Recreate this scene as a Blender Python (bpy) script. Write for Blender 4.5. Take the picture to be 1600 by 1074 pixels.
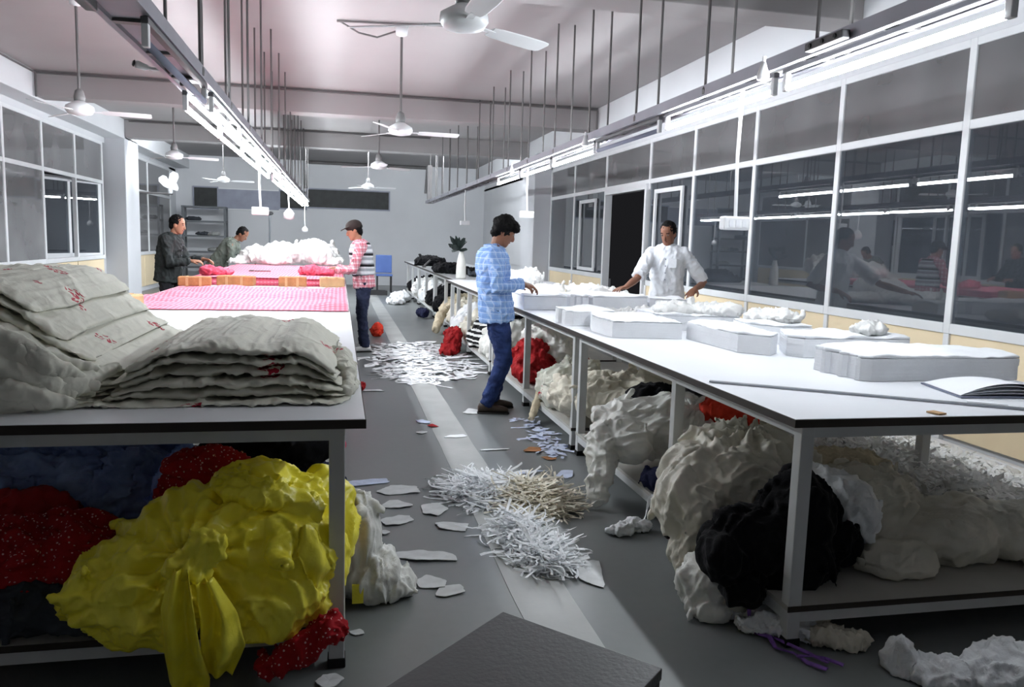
import bpy, bmesh, math, random
from mathutils import Vector, Matrix, noise
from math import sin, cos, pi, radians

sc = bpy.context.scene
for o in list(bpy.data.objects):
    bpy.data.objects.remove(o)
COL = sc.collection

# ------------------------------------------------------------------ camera
cd = bpy.data.cameras.new('camera'); cam = bpy.data.objects.new('camera', cd); COL.objects.link(cam)
cd.sensor_fit = 'HORIZONTAL'; cd.sensor_width = 36.0; cd.lens = 1250.0 * 36.0 / 1600.0
cd.clip_start = 0.05; cd.clip_end = 200
RX = Vector((0.97737276, -0.20935335, 0.03022695))
UP = Vector((-0.00292968, 0.12948892, 0.99157654))
BK = Vector((-0.21150392, -0.96922845, 0.12594561))
m = Matrix((RX, UP, BK)).transposed().to_4x4(); m.translation = (0, 0, 1.45)
cam.matrix_world = m
sc.camera = cam

# ------------------------------------------------------------------ world, exposure
w = bpy.data.worlds.new('night'); sc.world = w; w.use_nodes = True
w.node_tree.nodes['Background'].inputs[0].default_value = (0.008, 0.008, 0.009, 1)
w.node_tree.nodes['Background'].inputs[1].default_value = 1.0
sc.view_settings.view_transform = 'Standard'
sc.view_settings.look = 'None'
sc.view_settings.exposure = 0.5
sc.view_settings.gamma = 1.0
sc.view_settings.use_curve_mapping = False
TUBE_POWER = 96.0
sc.cycles.diffuse_bounces = 8; sc.cycles.max_bounces = 14; sc.cycles.transparent_max_bounces = 12
sc.cycles.sample_clamp_indirect = 4.0

# ------------------------------------------------------------------ materials
MATS = {}
def principled(name, col, rough=0.6, spec=0.5, metal=0.0):
    m = bpy.data.materials.new(name); m.use_nodes = True
    b = m.node_tree.nodes['Principled BSDF']
    b.inputs['Base Color'].default_value = (*col, 1)
    b.inputs['Roughness'].default_value = rough
    b.inputs['Specular IOR Level'].default_value = spec
    b.inputs['Metallic'].default_value = metal
    MATS[name] = m
    return m, b

def lin(r, g, b):
    f = lambda c: (c / 255 / 12.92) if c <= 10 else (((c / 255) + 0.055) / 1.055) ** 2.4
    return (f(r), f(g), f(b))

def ridge_bump(nt, b, vec, scale, strength):
    """creases: ridged noise on distorted coordinates, added on top of any finer relief"""
    N = nt.nodes; Lk = nt.links
    w1 = N.new('ShaderNodeTexNoise'); w1.inputs['Scale'].default_value = scale * .5; w1.inputs['Detail'].default_value = 2
    Lk.new(vec, w1.inputs['Vector'])
    sub = N.new('ShaderNodeVectorMath'); sub.operation = 'MULTIPLY_ADD'; sub.inputs[1].default_value = (.22, .22, .22)
    Lk.new(w1.outputs['Color'], sub.inputs[0]); Lk.new(vec, sub.inputs[2])
    mp = N.new('ShaderNodeMapping'); mp.inputs['Rotation'].default_value = (.5, .3, .6); mp.inputs['Scale'].default_value = (1.5, .7, 1.0)
    Lk.new(sub.outputs[0], mp.inputs['Vector'])
    r = N.new('ShaderNodeTexNoise'); r.noise_type = 'RIDGED_MULTIFRACTAL'; r.inputs['Scale'].default_value = scale
    r.inputs['Detail'].default_value = 2.5; r.inputs['Roughness'].default_value = .55
    Lk.new(mp.outputs[0], r.inputs['Vector'])
    bp = N.new('ShaderNodeBump'); bp.inputs['Strength'].default_value = strength; bp.inputs['Distance'].default_value = .03
    Lk.new(r.outputs['Fac'], bp.inputs['Height'])
    old = b.inputs['Normal'].links[0].from_socket if b.inputs['Normal'].links else None
    if old is not None: Lk.new(old, bp.inputs['Normal'])
    Lk.new(bp.outputs['Normal'], b.inputs['Normal'])

def mat(name, col, rough=0.6, spec=0.4, metal=0.0, var=0.12, vscale=3.0, bump=0.0, bscale=30.0, detail=4, col2=None, sheen=0.0, coords='Object', ridge=0.0, rstr=.8):
    """colour with procedural mottling and fine relief"""
    m, b = principled(name, col, rough, spec, metal)
    nt = m.node_tree; N = nt.nodes; Lk = nt.links
    tc = N.new('ShaderNodeTexCoord')
    n = N.new('ShaderNodeTexNoise'); n.inputs['Scale'].default_value = vscale; n.inputs['Detail'].default_value = detail
    Lk.new(tc.outputs[coords], n.inputs['Vector'])
    r = N.new('ShaderNodeValToRGB')
    c2 = col2 if col2 else tuple(c * (1 - var) for c in col)
    c1 = col if col2 else tuple(min(1, c * (1 + var * .5)) for c in col)
    r.color_ramp.elements[0].position = 0.35; r.color_ramp.elements[1].position = 0.65
    r.color_ramp.elements[0].color = (*c2, 1); r.color_ramp.elements[1].color = (*c1, 1)
    Lk.new(n.outputs['Fac'], r.inputs['Fac']); Lk.new(r.outputs['Color'], b.inputs['Base Color'])
    if bump > 0:
        n2 = N.new('ShaderNodeTexNoise'); n2.inputs['Scale'].default_value = bscale; n2.inputs['Detail'].default_value = 3
        Lk.new(tc.outputs[coords], n2.inputs['Vector'])
        bp = N.new('ShaderNodeBump'); bp.inputs['Strength'].default_value = bump; bp.inputs['Distance'].default_value = 0.02
        Lk.new(n2.outputs['Fac'], bp.inputs['Height']); Lk.new(bp.outputs['Normal'], b.inputs['Normal'])
    if ridge > 0: ridge_bump(nt, b, tc.outputs[coords], ridge, rstr)
    if sheen: b.inputs['Sheen Weight'].default_value = sheen
    return m

def _math(nt, op, a, b=None, clamp=False):
    n = nt.nodes.new('ShaderNodeMath'); n.operation = op; n.use_clamp = clamp
    for i, v in enumerate((a, b)):
        if v is None: continue
        if isinstance(v, (int, float)): n.inputs[i].default_value = v
        else: nt.links.new(v, n.inputs[i])
    return n.outputs[0]

def _mix(nt, fac, c1, c2):
    n = nt.nodes.new('ShaderNodeMix'); n.data_type = 'RGBA'
    if isinstance(fac, (int, float)): n.inputs[0].default_value = fac
    else: nt.links.new(fac, n.inputs[0])
    for i, c in ((6, c1), (7, c2)):
        if isinstance(c, tuple): n.inputs[i].default_value = (*c, 1)
        else: nt.links.new(c, n.inputs[i])
    return n.outputs[2]

def pattern_mat(name, base, kind, cols, scale=10, rough=0.8, bump=0.3, bscale=40, ridge=0.0):
    """woven / printed cloth: kind = plaid, dots, floral, gingham, stripe"""
    m, b = principled(name, base, rough, 0.2)
    nt = m.node_tree; N = nt.nodes; Lk = nt.links
    tc = N.new('ShaderNodeTexCoord')
    sep = N.new('ShaderNodeSeparateXYZ'); Lk.new(tc.outputs['Object'], sep.inputs[0])
    X, Y, Z = sep.outputs
    def band(c, sc_, width, off=0.0):
        f = _math(nt, 'FRACT', _math(nt, 'ADD', _math(nt, 'MULTIPLY', c, sc_), off))
        return _math(nt, 'LESS_THAN', f, width)
    if kind == 'plaid':
        a = band(_math(nt, 'ADD', X, Y), scale, .45); c = band(Z, scale, .45)
        col = _mix(nt, _math(nt, 'MULTIPLY', a, .6), base, cols[0])
        col = _mix(nt, _math(nt, 'MULTIPLY', c, .6), col, cols[0])
        col = _mix(nt, _math(nt, 'MULTIPLY', band(Z, scale, .12, .2), .7), col, cols[1])
        col = _mix(nt, _math(nt, 'MULTIPLY', band(_math(nt, 'ADD', X, Y), scale, .12, .2), .7), col, cols[1])
    elif kind == 'gingham':
        a = band(X, scale, .5); c = band(Y, scale, .5)
        col = _mix(nt, _math(nt, 'MULTIPLY', a, .5), base, cols[0])
        col = _mix(nt, _math(nt, 'MULTIPLY', c, .5), col, cols[0])
    elif kind == 'stripe':
        col = _mix(nt, band(Z, scale, .5), base, cols[0])
        col = _mix(nt, band(Z, scale * .5, .22, .1), col, cols[1])
    elif kind == 'dots':
        v = N.new('ShaderNodeTexVoronoi'); v.inputs['Scale'].default_value = scale
        Lk.new(tc.outputs['Object'], v.inputs['Vector'])
        col = _mix(nt, _math(nt, 'LESS_THAN', v.outputs['Distance'], .22), base, cols[0])
    else:  # floral clusters of red print, rare
        v = N.new('ShaderNodeTexVoronoi'); v.inputs['Scale'].default_value = 3.2
        Lk.new(tc.outputs['Object'], v.inputs['Vector'])
        v2 = N.new('ShaderNodeTexVoronoi'); v2.inputs['Scale'].default_value = 45
        Lk.new(tc.outputs['Object'], v2.inputs['Vector'])
        k = _math(nt, 'MULTIPLY', _math(nt, 'LESS_THAN', v.outputs['Distance'], .17), _math(nt, 'LESS_THAN', v2.outputs['Distance'], .52))
        n = N.new('ShaderNodeTexNoise'); n.inputs['Scale'].default_value = 4; Lk.new(tc.outputs['Object'], n.inputs['Vector'])
        c0 = _mix(nt, n.outputs['Fac'], tuple(c * .86 for c in base), tuple(min(1, c * 1.08) for c in base))
        col = _mix(nt, k, c0, cols[0])
    Lk.new(col, b.inputs['Base Color'])
    n2 = N.new('ShaderNodeTexNoise'); n2.inputs['Scale'].default_value = bscale; Lk.new(tc.outputs['Object'], n2.inputs['Vector'])
    bp = N.new('ShaderNodeBump'); bp.inputs['Strength'].default_value = bump; bp.inputs['Distance'].default_value = 0.01
    Lk.new(n2.outputs['Fac'], bp.inputs['Height']); Lk.new(bp.outputs['Normal'], b.inputs['Normal'])
    if ridge > 0: ridge_bump(nt, b, tc.outputs['Object'], ridge, .7)
    return m

def emit_mat(name, col, strength):
    m = bpy.data.materials.new(name); m.use_nodes = True
    nt = m.node_tree; nt.nodes.clear()
    e = nt.nodes.new('ShaderNodeEmission'); o = nt.nodes.new('ShaderNodeOutputMaterial')
    e.inputs[0].default_value = (*col, 1); e.inputs[1].default_value = strength
    nt.links.new(e.outputs[0], o.inputs[0]); MATS[name] = m
    return m

def glass_mat(name, tint, grey_mix, refl=1.0, rough=0.01, grey_col=(.42, .42, .43)):
    """thin window pane: clear + fresnel mirror + a mottled grey diffuse film"""
    m = bpy.data.materials.new(name); m.use_nodes = True
    nt = m.node_tree; N = nt.nodes; N.clear(); Lk = nt.links
    out = N.new('ShaderNodeOutputMaterial')
    tr = N.new('ShaderNodeBsdfTransparent'); tr.inputs[0].default_value = (*tint, 1)
    gl = N.new('ShaderNodeBsdfGlossy'); gl.inputs['Roughness'].default_value = rough
    df = N.new('ShaderNodeBsdfDiffuse'); df.inputs[0].default_value = (*grey_col, 1)
    fr = N.new('ShaderNodeFresnel'); fr.inputs[0].default_value = 1.5
    tc = N.new('ShaderNodeTexCoord'); n = N.new('ShaderNodeTexNoise'); n.inputs['Scale'].default_value = 1.3
    Lk.new(tc.outputs['Object'], n.inputs['Vector'])
    mx = N.new('ShaderNodeMixShader'); mx2 = N.new('ShaderNodeMixShader')
    d = _math(nt, 'MULTIPLY', _math(nt, 'ADD', n.outputs['Fac'], .5), grey_mix)
    Lk.new(d, mx.inputs[0]); Lk.new(tr.outputs[0], mx.inputs[1]); Lk.new(df.outputs[0], mx.inputs[2])
    Lk.new(_math(nt, 'MULTIPLY', fr.outputs[0], refl, True), mx2.inputs[0])
    Lk.new(mx.outputs[0], mx2.inputs[1]); Lk.new(gl.outputs[0], mx2.inputs[2])
    Lk.new(mx2.outputs[0], out.inputs[0]); MATS[name] = m
    return m

def film_mat(name, col, alpha):
    """thin translucent polythene"""
    m, b = principled(name, col, .25, .6)
    b.inputs['Alpha'].default_value = alpha
    return m

# room
mat('wall_paint', lin(208, 210, 213), .7, .3, var=.05, vscale=.8, bump=.05, bscale=60)
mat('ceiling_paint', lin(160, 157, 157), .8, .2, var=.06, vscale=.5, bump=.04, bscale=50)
mat('column_paint', lin(206, 208, 212), .55, .4, var=.04, vscale=1)
mat('beige_panel', lin(232, 214, 180), .6, .4, var=.05, vscale=2)
mat('alu_white', lin(222, 224, 226), .4, .5, var=.04)
glass_mat('pane_glass', (.6, .64, .68), .16, 1.6, grey_col=(.30, .35, .42))
glass_mat('upper_glass', (.45, .46, .48), .36, 1.3, .06)
glass_mat('left_glass', (.55, .57, .6), .46, 1.2, .04)
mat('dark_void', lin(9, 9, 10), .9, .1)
mat('grey_void', lin(190, 190, 192), .9, .1)
# floor: grey epoxy, worn
fm, fb = principled('floor_epoxy', lin(118, 122, 122), .38, .45)
nt = fm.node_tree
tc = nt.nodes.new('ShaderNodeTexCoord')
n1 = nt.nodes.new('ShaderNodeTexNoise'); n1.inputs['Scale'].default_value = .9; n1.inputs['Detail'].default_value = 6
n2 = nt.nodes.new('ShaderNodeTexNoise'); n2.inputs['Scale'].default_value = 22; n2.inputs['Detail'].default_value = 5
for n in (n1, n2): nt.links.new(tc.outputs['Object'], n.inputs['Vector'])
c = _mix(nt, n1.outputs['Fac'], lin(100, 104, 104), lin(132, 136, 136))
c = _mix(nt, _math(nt, 'MULTIPLY', n2.outputs['Fac'], .25), c, lin(90, 92, 92))
nt.links.new(c, fb.inputs['Base Color'])
nt.links.new(_math(nt, 'ADD', _math(nt, 'MULTIPLY', n1.outputs['Fac'], .25), .22), fb.inputs['Roughness'])
mat('stripe_pale', lin(164, 166, 164), .4, .45, var=.16, vscale=2.2, bump=.03)
# furniture
mat('laminate', lin(236, 238, 242), .32, .5, var=.03, vscale=2)
mat('laminate_grey', lin(178, 180, 182), .4, .5, var=.05)
mat('edge_brown', lin(48, 40, 34), .5, .4)
mat('steel_paint', lin(196, 198, 198), .45, .5, var=.07, vscale=6)
mat('shelf_board', lin(178, 176, 170), .6, .3, var=.12)
mat('rubber', lin(24, 24, 24), .7, .3)
mat('tray_metal', lin(138, 138, 146), .5, .6, .5, var=.08, vscale=4)
mat('rod_metal', lin(108, 106, 106), .5, .5, .3)
mat('fixture_white', lin(235, 236, 238), .4, .5)
mat('batten_grey', lin(96, 97, 100), .5, .4)
mat('fan_white', lin(232, 234, 236), .35, .5, var=.03)
mat('fan_grey', lin(120, 120, 120), .4, .5)
mat('dark_plastic', lin(44, 44, 46), .45, .5)
emit_mat('tube_glow', (.90, .95, 1.0), TUBE_POWER)
# cloth
mat('white_cloth', lin(236, 238, 240), .85, .2, var=.06, vscale=5, bump=.25, bscale=45, ridge=9, rstr=0.7)
mat('white_pile', lin(230, 230, 228), .85, .2, var=.08, vscale=6, bump=.3, bscale=35, ridge=8, rstr=0.7)
mat('cut_white', lin(238, 240, 243), .8, .2, var=.04, vscale=8, bump=.15, bscale=80)
mat('cream_cloth', lin(222, 216, 200), .85, .2, var=.14, vscale=4, bump=.3, bscale=40, ridge=8, rstr=0.8)
mat('beige_cloth', lin(206, 194, 168), .85, .2, var=.2, vscale=6, bump=.3, bscale=40, ridge=9, rstr=0.8)
mat('grey_cloth', lin(150, 152, 150), .85, .2, var=.2, vscale=5, bump=.3, bscale=40, ridge=8, rstr=0.8)
mat('scrap_pale', lin(206, 208, 208), .8, .2, var=.1, vscale=14)
mat('charcoal_cloth', lin(62, 66, 72), .9, .2, var=.2, vscale=5, bump=.3, ridge=9, rstr=0.8)
mat('black_cloth', lin(13, 13, 17), .9, .15, var=.3, vscale=4, bump=.3, bscale=30, sheen=.05, ridge=7, rstr=0.6)
mat('navy_cloth', lin(30, 34, 62), .9, .2, var=.2, bump=.3, ridge=8, rstr=0.7)
mat('blue_cloth', lin(176, 200, 246), .85, .2, var=.35, vscale=16, bump=.3, col2=lin(84, 112, 190), ridge=9, rstr=0.8)
mat('steelblue_cloth', lin(150, 172, 212), .85, .2, var=.35, vscale=4, bump=.3, col2=lin(104, 124, 172), ridge=7, rstr=0.9)
mat('paleblue_cloth', lin(202, 211, 232), .85, .2, var=.15, vscale=9, bump=.3)
mat('red_cloth', lin(164, 30, 34), .8, .25, var=.3, vscale=6, bump=.3, ridge=9, rstr=0.8)
mat('orange_red', lin(222, 62, 40), .7, .3, var=.2, vscale=6, bump=.3, ridge=10, rstr=0.8)
mat('pink_cloth', lin(206, 92, 114), .85, .2, var=.2, vscale=6, bump=.3, ridge=10, rstr=0.7)
mat('maroon', lin(120, 40, 44), .8, .2)
mat('purple', lin(128, 86, 170), .6, .4, var=.3, vscale=30)
mat('yellow_bag', lin(253, 242, 82), .38, .5, var=.16, vscale=5, bump=.25, bscale=22, col2=lin(240, 226, 52), ridge=5.5, rstr=0.9)
mat('white_bag', lin(226, 226, 220), .45, .45, var=.1, vscale=4, bump=.3, bscale=20, ridge=6, rstr=0.9)
mat('cream_bag', lin(214, 210, 196), .5, .4, var=.14, vscale=4, bump=.3, bscale=20, ridge=6, rstr=0.9)
film_mat('clear_film', lin(225, 228, 230), .45)
pattern_mat('floral_cloth', lin(214, 213, 200), 'floral', (lin(168, 30, 52),), bump=.35, bscale=28, ridge=8)
pattern_mat('red_dots', lin(160, 20, 30), 'dots', (lin(226, 180, 178),), scale=62, ridge=8)
pattern_mat('pink_gingham', lin(232, 150, 166), 'gingham', (lin(200, 62, 92),), scale=25)
pattern_mat('zebra', lin(232, 232, 230), 'stripe', (lin(24, 24, 26), lin(24, 24, 26)), scale=16)
mat('kraft', lin(164, 116, 78), .8, .2, var=.18, vscale=12, bump=.15, bscale=60)
mat('tan_kraft', lin(184, 150, 112), .8, .2, var=.15, vscale=8, bump=.15)
mat('paper', lin(232, 234, 238), .7, .3, var=.03)
mat('paper_grey', lin(126, 132, 150), .7, .3)
mat('ruler_steel', lin(150, 154, 160), .3, .6, .6)
mat('board_black', lin(58, 59, 60), .42, .5, var=.12, vscale=14, bump=.06, bscale=90)
mat('board_edge', lin(30, 30, 30), .5, .4)
mat('wall_board', lin(52, 54, 54), .6, .3, var=.2, vscale=6)
mat('grey_panel', lin(150, 154, 168), .6, .3)
mat('rack_metal', lin(96, 100, 104), .5, .5, .2)
mat('leaf_dark', lin(44, 54, 52), .6, .3, var=.3, vscale=12)
mat('chair_blue', lin(84, 110, 170), .5, .4)
# people
mat('skin_brown', lin(128, 86, 66), .55, .4, var=.08, vscale=8)
mat('skin_warm', lin(160, 114, 90), .55, .4, var=.08, vscale=8)
mat('lip', lin(112, 58, 50), .5, .4)
mat('eye_white', lin(150, 138, 130), .3, .5)
mat('eye_dark', lin(22, 16, 14), .3, .5)
mat('hair_black', lin(13, 12, 12), .8, .15, var=.4, vscale=40, bump=.5, bscale=70)
mat('denim', lin(46, 64, 112), .85, .2, var=.3, vscale=9, bump=.35, bscale=50, col2=lin(26, 36, 72))
mat('denim_dark', lin(38, 44, 66), .85, .2, var=.3, vscale=9, bump=.3)
mat('trouser_dark', lin(40, 40, 44), .85, .2, bump=.3)
mat('jacket_dark', lin(44, 48, 48), .8, .25, var=.25, vscale=8, bump=.35, bscale=30)
mat('jacket_olive', lin(100, 106, 98), .8, .25, var=.2, vscale=8, bump=.3)
mat('shirt_white', lin(228, 231, 236), .8, .25, var=.05, vscale=8, bump=.25, bscale=35)
mat('cap_dark', lin(46, 38, 36), .8, .2)
mat('shoe_brown', lin(58, 46, 38), .6, .4, var=.2, vscale=12)
mat('shoe_white', lin(214, 214, 214), .6, .4, var=.15, vscale=12)
mat('sole', lin(40, 38, 36), .7, .3)
pattern_mat('shirt_blue_check', lin(150, 182, 226), 'plaid', (lin(120, 154, 212), lin(196, 212, 238)), scale=19)
pattern_mat('shirt_red_plaid', lin(232, 206, 212), 'plaid', (lin(184, 70, 92), lin(120, 40, 62)), scale=15)
pattern_mat('vest_stripe', lin(206, 208, 212), 'stripe', (lin(150, 154, 160), lin(26, 26, 30)), scale=14)

# ------------------------------------------------------------------ helpers
def wloc(o):
    v = Vector((0, 0, 0))
    while o is not None:
        v += o.location; o = o.parent
    return v

def tag(o, label=None, cat=None, group=None, kind=None):
    if label: o['label'] = label
    if cat: o['category'] = cat
    if group: o['group'] = group
    if kind: o['kind'] = kind
    return o

def empty(name, loc, label=None, cat=None, group=None, kind=None):
    o = bpy.data.objects.new(name, None); COL.objects.link(o); o.location = loc; o.empty_display_size = .1
    return tag(o, label, cat, group, kind)

def link_mesh(name, me, material, parent=None, smooth=False, origin=None, recalc=True):
    """me in world coordinates -> object whose origin is the parent's (or the given point)"""
    base = wloc(parent) if parent else Vector((0, 0, 0))
    own = Vector(origin) - base if origin is not None else Vector((0, 0, 0))
    me.transform(Matrix.Translation(-(base + own)))
    o = bpy.data.objects.new(name, me); COL.objects.link(o); o.location = own
    if parent: o.parent = parent
    me.materials.append(MATS[material])
    if recalc:
        bm = bmesh.new(); bm.from_mesh(me); bmesh.ops.recalc_face_normals(bm, faces=bm.faces); bm.to_mesh(me); bm.free()
    if smooth:
        me.polygons.foreach_set('use_smooth', [True] * len(me.polygons))
    return o

class MB:
    def __init__(s): s.v = []; s.f = []
    def add(s, v, f):
        k = len(s.v); s.v += [Vector(p) for p in v]; s.f += [tuple(i + k for i in q) for q in f]; return s
    def box(s, x0, x1, y0, y1, z0, z1):
        return s.add([(x0, y0, z0), (x1, y0, z0), (x1, y1, z0), (x0, y1, z0), (x0, y0, z1), (x1, y0, z1), (x1, y1, z1), (x0, y1, z1)],
                     [(0, 3, 2, 1), (4, 5, 6, 7), (0, 1, 5, 4), (1, 2, 6, 5), (2, 3, 7, 6), (3, 0, 4, 7)])
    def obox(s, c, ax, ay, az):
        """oriented box: centre + three half-axis vectors"""
        c = Vector(c); ax = Vector(ax); ay = Vector(ay); az = Vector(az)
        v = [c + sx * ax + sy * ay + sz * az for sz in (-1, 1) for sx, sy in ((-1, -1), (1, -1), (1, 1), (-1, 1))]
        return s.add(v, [(0, 3, 2, 1), (4, 5, 6, 7), (0, 1, 5, 4), (1, 2, 6, 5), (2, 3, 7, 6), (3, 0, 4, 7)])
    def bar(s, p0, p1, w, h, up=(0, 0, 1)):
        p0 = Vector(p0); p1 = Vector(p1); d = (p1 - p0); L = d.length; d.normalize()
        sd = d.cross(Vector(up))
        if sd.length < 1e-4: sd = d.cross(Vector((1, 0, 0)))
        sd.normalize(); u = sd.cross(d)
        return s.obox((p0 + p1) / 2, d * L / 2, sd * w / 2, u * h / 2)
    def loft(s, rings, n=14, e=2.0, cap=True):
        """rings: (centre, u, v, a, b) superellipse sections"""
        V = []; F = []
        for c, u, v_, a, b in rings:
            for i in range(n):
                t = 2 * pi * i / n; ct, st = cos(t), sin(t)
                V.append(c + u * (a * math.copysign(abs(ct) ** (2 / e), ct)) + v_ * (b * math.copysign(abs(st) ** (2 / e), st)))
        for k in range(len(rings) - 1):
            for i in range(n):
                j = (i + 1) % n
                F.append((k * n + i, k * n + j, (k + 1) * n + j, (k + 1) * n + i))
        if cap:
            F.append(tuple(range(n - 1, -1, -1))); F.append(tuple((len(rings) - 1) * n + i for i in range(n)))
        return s.add(V, F)
    def tube(s, pts, r, n=8, flat=1.0, ref=None, cap=True):
        pts = [Vector(p) for p in pts]; R = r if isinstance(r, (list, tuple)) else [r] * len(pts)
        rings = []; prev = None
        for i, p in enumerate(pts):
            d = (pts[min(i + 1, len(pts) - 1)] - pts[max(i - 1, 0)]).normalized()
            if prev is None:
                q = Vector(ref) if ref else (Vector((0, 0, 1)) if abs(d.z) < .9 else Vector((1, 0, 0)))
                u = (q - d * q.dot(d)).normalized()
            else:
                u = (prev - d * prev.dot(d))
                u = u.normalized() if u.length > 1e-5 else prev
            prev = u; v = d.cross(u)
            rings.append((p, u, v, R[i] * flat, R[i]))
        return s.loft(rings, n, cap=cap)
    def lathe(s, c, prof, n=16, axis=(0, 0, 1)):
        """prof: (radius, height) along axis"""
        c = Vector(c); a = Vector(axis).normalized()
        u = a.orthogonal().normalized(); v = a.cross(u)
        return s.loft([(c + a * h, u, v, max(r, 1e-4), max(r, 1e-4)) for r, h in prof], n)
    def ell(s, c, r, n=12, k=8, rot=None):
        """ellipsoid"""
        c = Vector(c); M3 = rot if rot is not None else Matrix.Identity(3)
        rx, ry, rz = r; V = [c + M3 @ Vector((0, 0, -rz))]; F = []
        for j in range(1, k):
            ph = -pi / 2 + pi * j / k
            for i in range(n):
                t = 2 * pi * i / n
                V.append(c + M3 @ Vector((rx * cos(ph) * cos(t), ry * cos(ph) * sin(t), rz * sin(ph))))
        V.append(c + M3 @ Vector((0, 0, rz))); top = len(V) - 1
        for i in range(n):
            j = (i + 1) % n
            F.append((0, 1 + j, 1 + i)); F.append((top, top - n + i, top - n + j))
            for q in range(k - 2):
                F.append((1 + q * n + i, 1 + q * n + j, 1 + (q + 1) * n + j, 1 + (q + 1) * n + i))
        return s.add(V, F)
    def prism(s, poly, z0, z1):
        n = len(poly)
        return s.add([(x, y, z0) for x, y in poly] + [(x, y, z1) for x, y in poly],
                     [tuple(range(n - 1, -1, -1)), tuple(range(n, 2 * n))] + [(i, (i + 1) % n, n + (i + 1) % n, n + i) for i in range(n)])
    def mesh(s, name='m'):
        me = bpy.data.meshes.new(name); me.from_pydata([tuple(p) for p in s.v], [], s.f); me.update(); return me
    def build(s, name, material, parent=None, smooth=False, origin=None, bevel=0.0, recalc=True):
        me = s.mesh(name)
        o = link_mesh(name, me, material, parent, smooth, origin, recalc)
        if bevel > 0:
            b = o.modifiers.new('bevel', 'BEVEL'); b.width = bevel; b.segments = 2; b.limit_method = 'ANGLE'
        return o

def copy_tree(o, parent=None):
    c = o.copy(); COL.objects.link(c)
    if parent is not None:
        c.parent = parent
    for ch in list(o.children): copy_tree(ch, c)
    return c

WORK = bpy.data.scenes.new('work')
def main_island(me):
    """drop crumbs that the voxel union left unattached"""
    nv = len(me.vertices); par = list(range(nv))
    ev = [0] * (2 * len(me.edges)); me.edges.foreach_get('vertices', ev)
    def find(a):
        while par[a] != a: par[a] = par[par[a]]; a = par[a]
        return a
    for a, b in zip(ev[::2], ev[1::2]):
        ra, rb = find(a), find(b)
        if ra != rb: par[ra] = rb
    cnt = {}
    root = [find(i) for i in range(nv)]
    for r in root: cnt[r] = cnt.get(r, 0) + 1
    small = {r for r, c in cnt.items() if c < .06 * nv}
    if not small: return me
    bm = bmesh.new(); bm.from_mesh(me); bm.verts.ensure_lookup_table()
    bmesh.ops.delete(bm, geom=[bm.verts[i] for i in range(nv) if root[i] in small], context='VERTS')
    bm.to_mesh(me); bm.free(); me.update()
    return me
def remesh(mb, voxel, smooth=3):
    """union of closed shapes as one continuous skin"""
    me = mb.mesh('tmp')
    bm = bmesh.new(); bm.from_mesh(me); bmesh.ops.recalc_face_normals(bm, faces=bm.faces); bm.to_mesh(me); bm.free()
    o = bpy.data.objects.new('tmp', me); WORK.collection.objects.link(o)
    r = o.modifiers.new('r', 'REMESH'); r.mode = 'VOXEL'; r.voxel_size = voxel
    if smooth:
        s = o.modifiers.new('s', 'SMOOTH'); s.iterations = smooth; s.factor = .5
    vl = WORK.view_layers[0]; vl.update(); dg = vl.depsgraph
    out = bpy.data.meshes.new_from_object(o.evaluated_get(dg), depsgraph=dg)
    bpy.data.objects.remove(o); bpy.data.meshes.remove(me)
    return main_island(out)

def nz(p, f, seed=0.0): return noise.noise(Vector((p.x * f + seed, p.y * f - seed * .7, p.z * f + seed * 1.3)))

def wrinkles(me, amp, freq, seed, stretch=(1, 1, 1), knot=None, kamp=0.0, kn=11, zmin=None, lump=0.0, sharp=1.0):
    """cloth folds: sharp ridged noise in a warped, stretched space; folds gathering at a knot; resting on zmin"""
    import numpy as np
    nv = len(me.vertices)
    co = np.empty(nv * 3, 'f'); me.vertices.foreach_get('co', co); co = co.reshape(-1, 3)
    no = np.empty(nv * 3, 'f'); me.vertex_normals.foreach_get('vector', no); no = no.reshape(-1, 3)
    N_ = noise.noise; V = Vector
    sx, sy, sz = stretch; d = np.empty(nv, 'f'); fw = freq * .45; wk = .75 / freq
    if knot is not None:
        ax = knot[1]; ku = ax.orthogonal().normalized(); kw = ax.cross(ku)
    for i, (x, y, z) in enumerate(co.tolist()):
        a, b, c = x * fw + seed, y * fw - seed, z * fw
        x2 = x * sx + wk * N_(V((a, b, c + 3.1))); y2 = y * sy + wk * N_(V((a + 7.7, b, c))); z2 = z * sz + wk * N_(V((a, b + 5.2, c)))
        r1 = (1 - abs(N_(V((x2 * freq + seed, y2 * freq, z2 * freq))))) ** 3
        f2 = freq * 2.1; r2 = (1 - abs(N_(V((x2 * f2, y2 * f2 + seed, z2 * f2))))) ** 3
        f3 = freq * 4.3; r3 = (1 - abs(N_(V((x2 * f3, y2 * f3, z2 * f3 + seed))))) ** 2
        q = amp * ((r1 - .5) * 1.6 + (r2 - .5) * 1.1 + (r3 - .5) * .5) + lump * N_(V((x * freq * .4 + seed, y * freq * .4, z * freq * .4)))
        if knot is not None:
            r = V((x, y, z)) - knot[0]; L = r.length
            th = math.atan2(r.dot(kw), r.dot(ku))
            q += kamp * sin(kn * th + 3 * N_(V((x * 2.5, y * 2.5, z * 2.5 + seed)))) * min(1, L / .08) * math.exp(-L / .30)
        d[i] = q
    co = co + no * d[:, None]
    if zmin is not None:
        low = co[:, 2] < zmin
        co[low, 2] = zmin + .001
    me.vertices.foreach_set('co', co.reshape(-1)); me.update()
    return me

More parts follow.
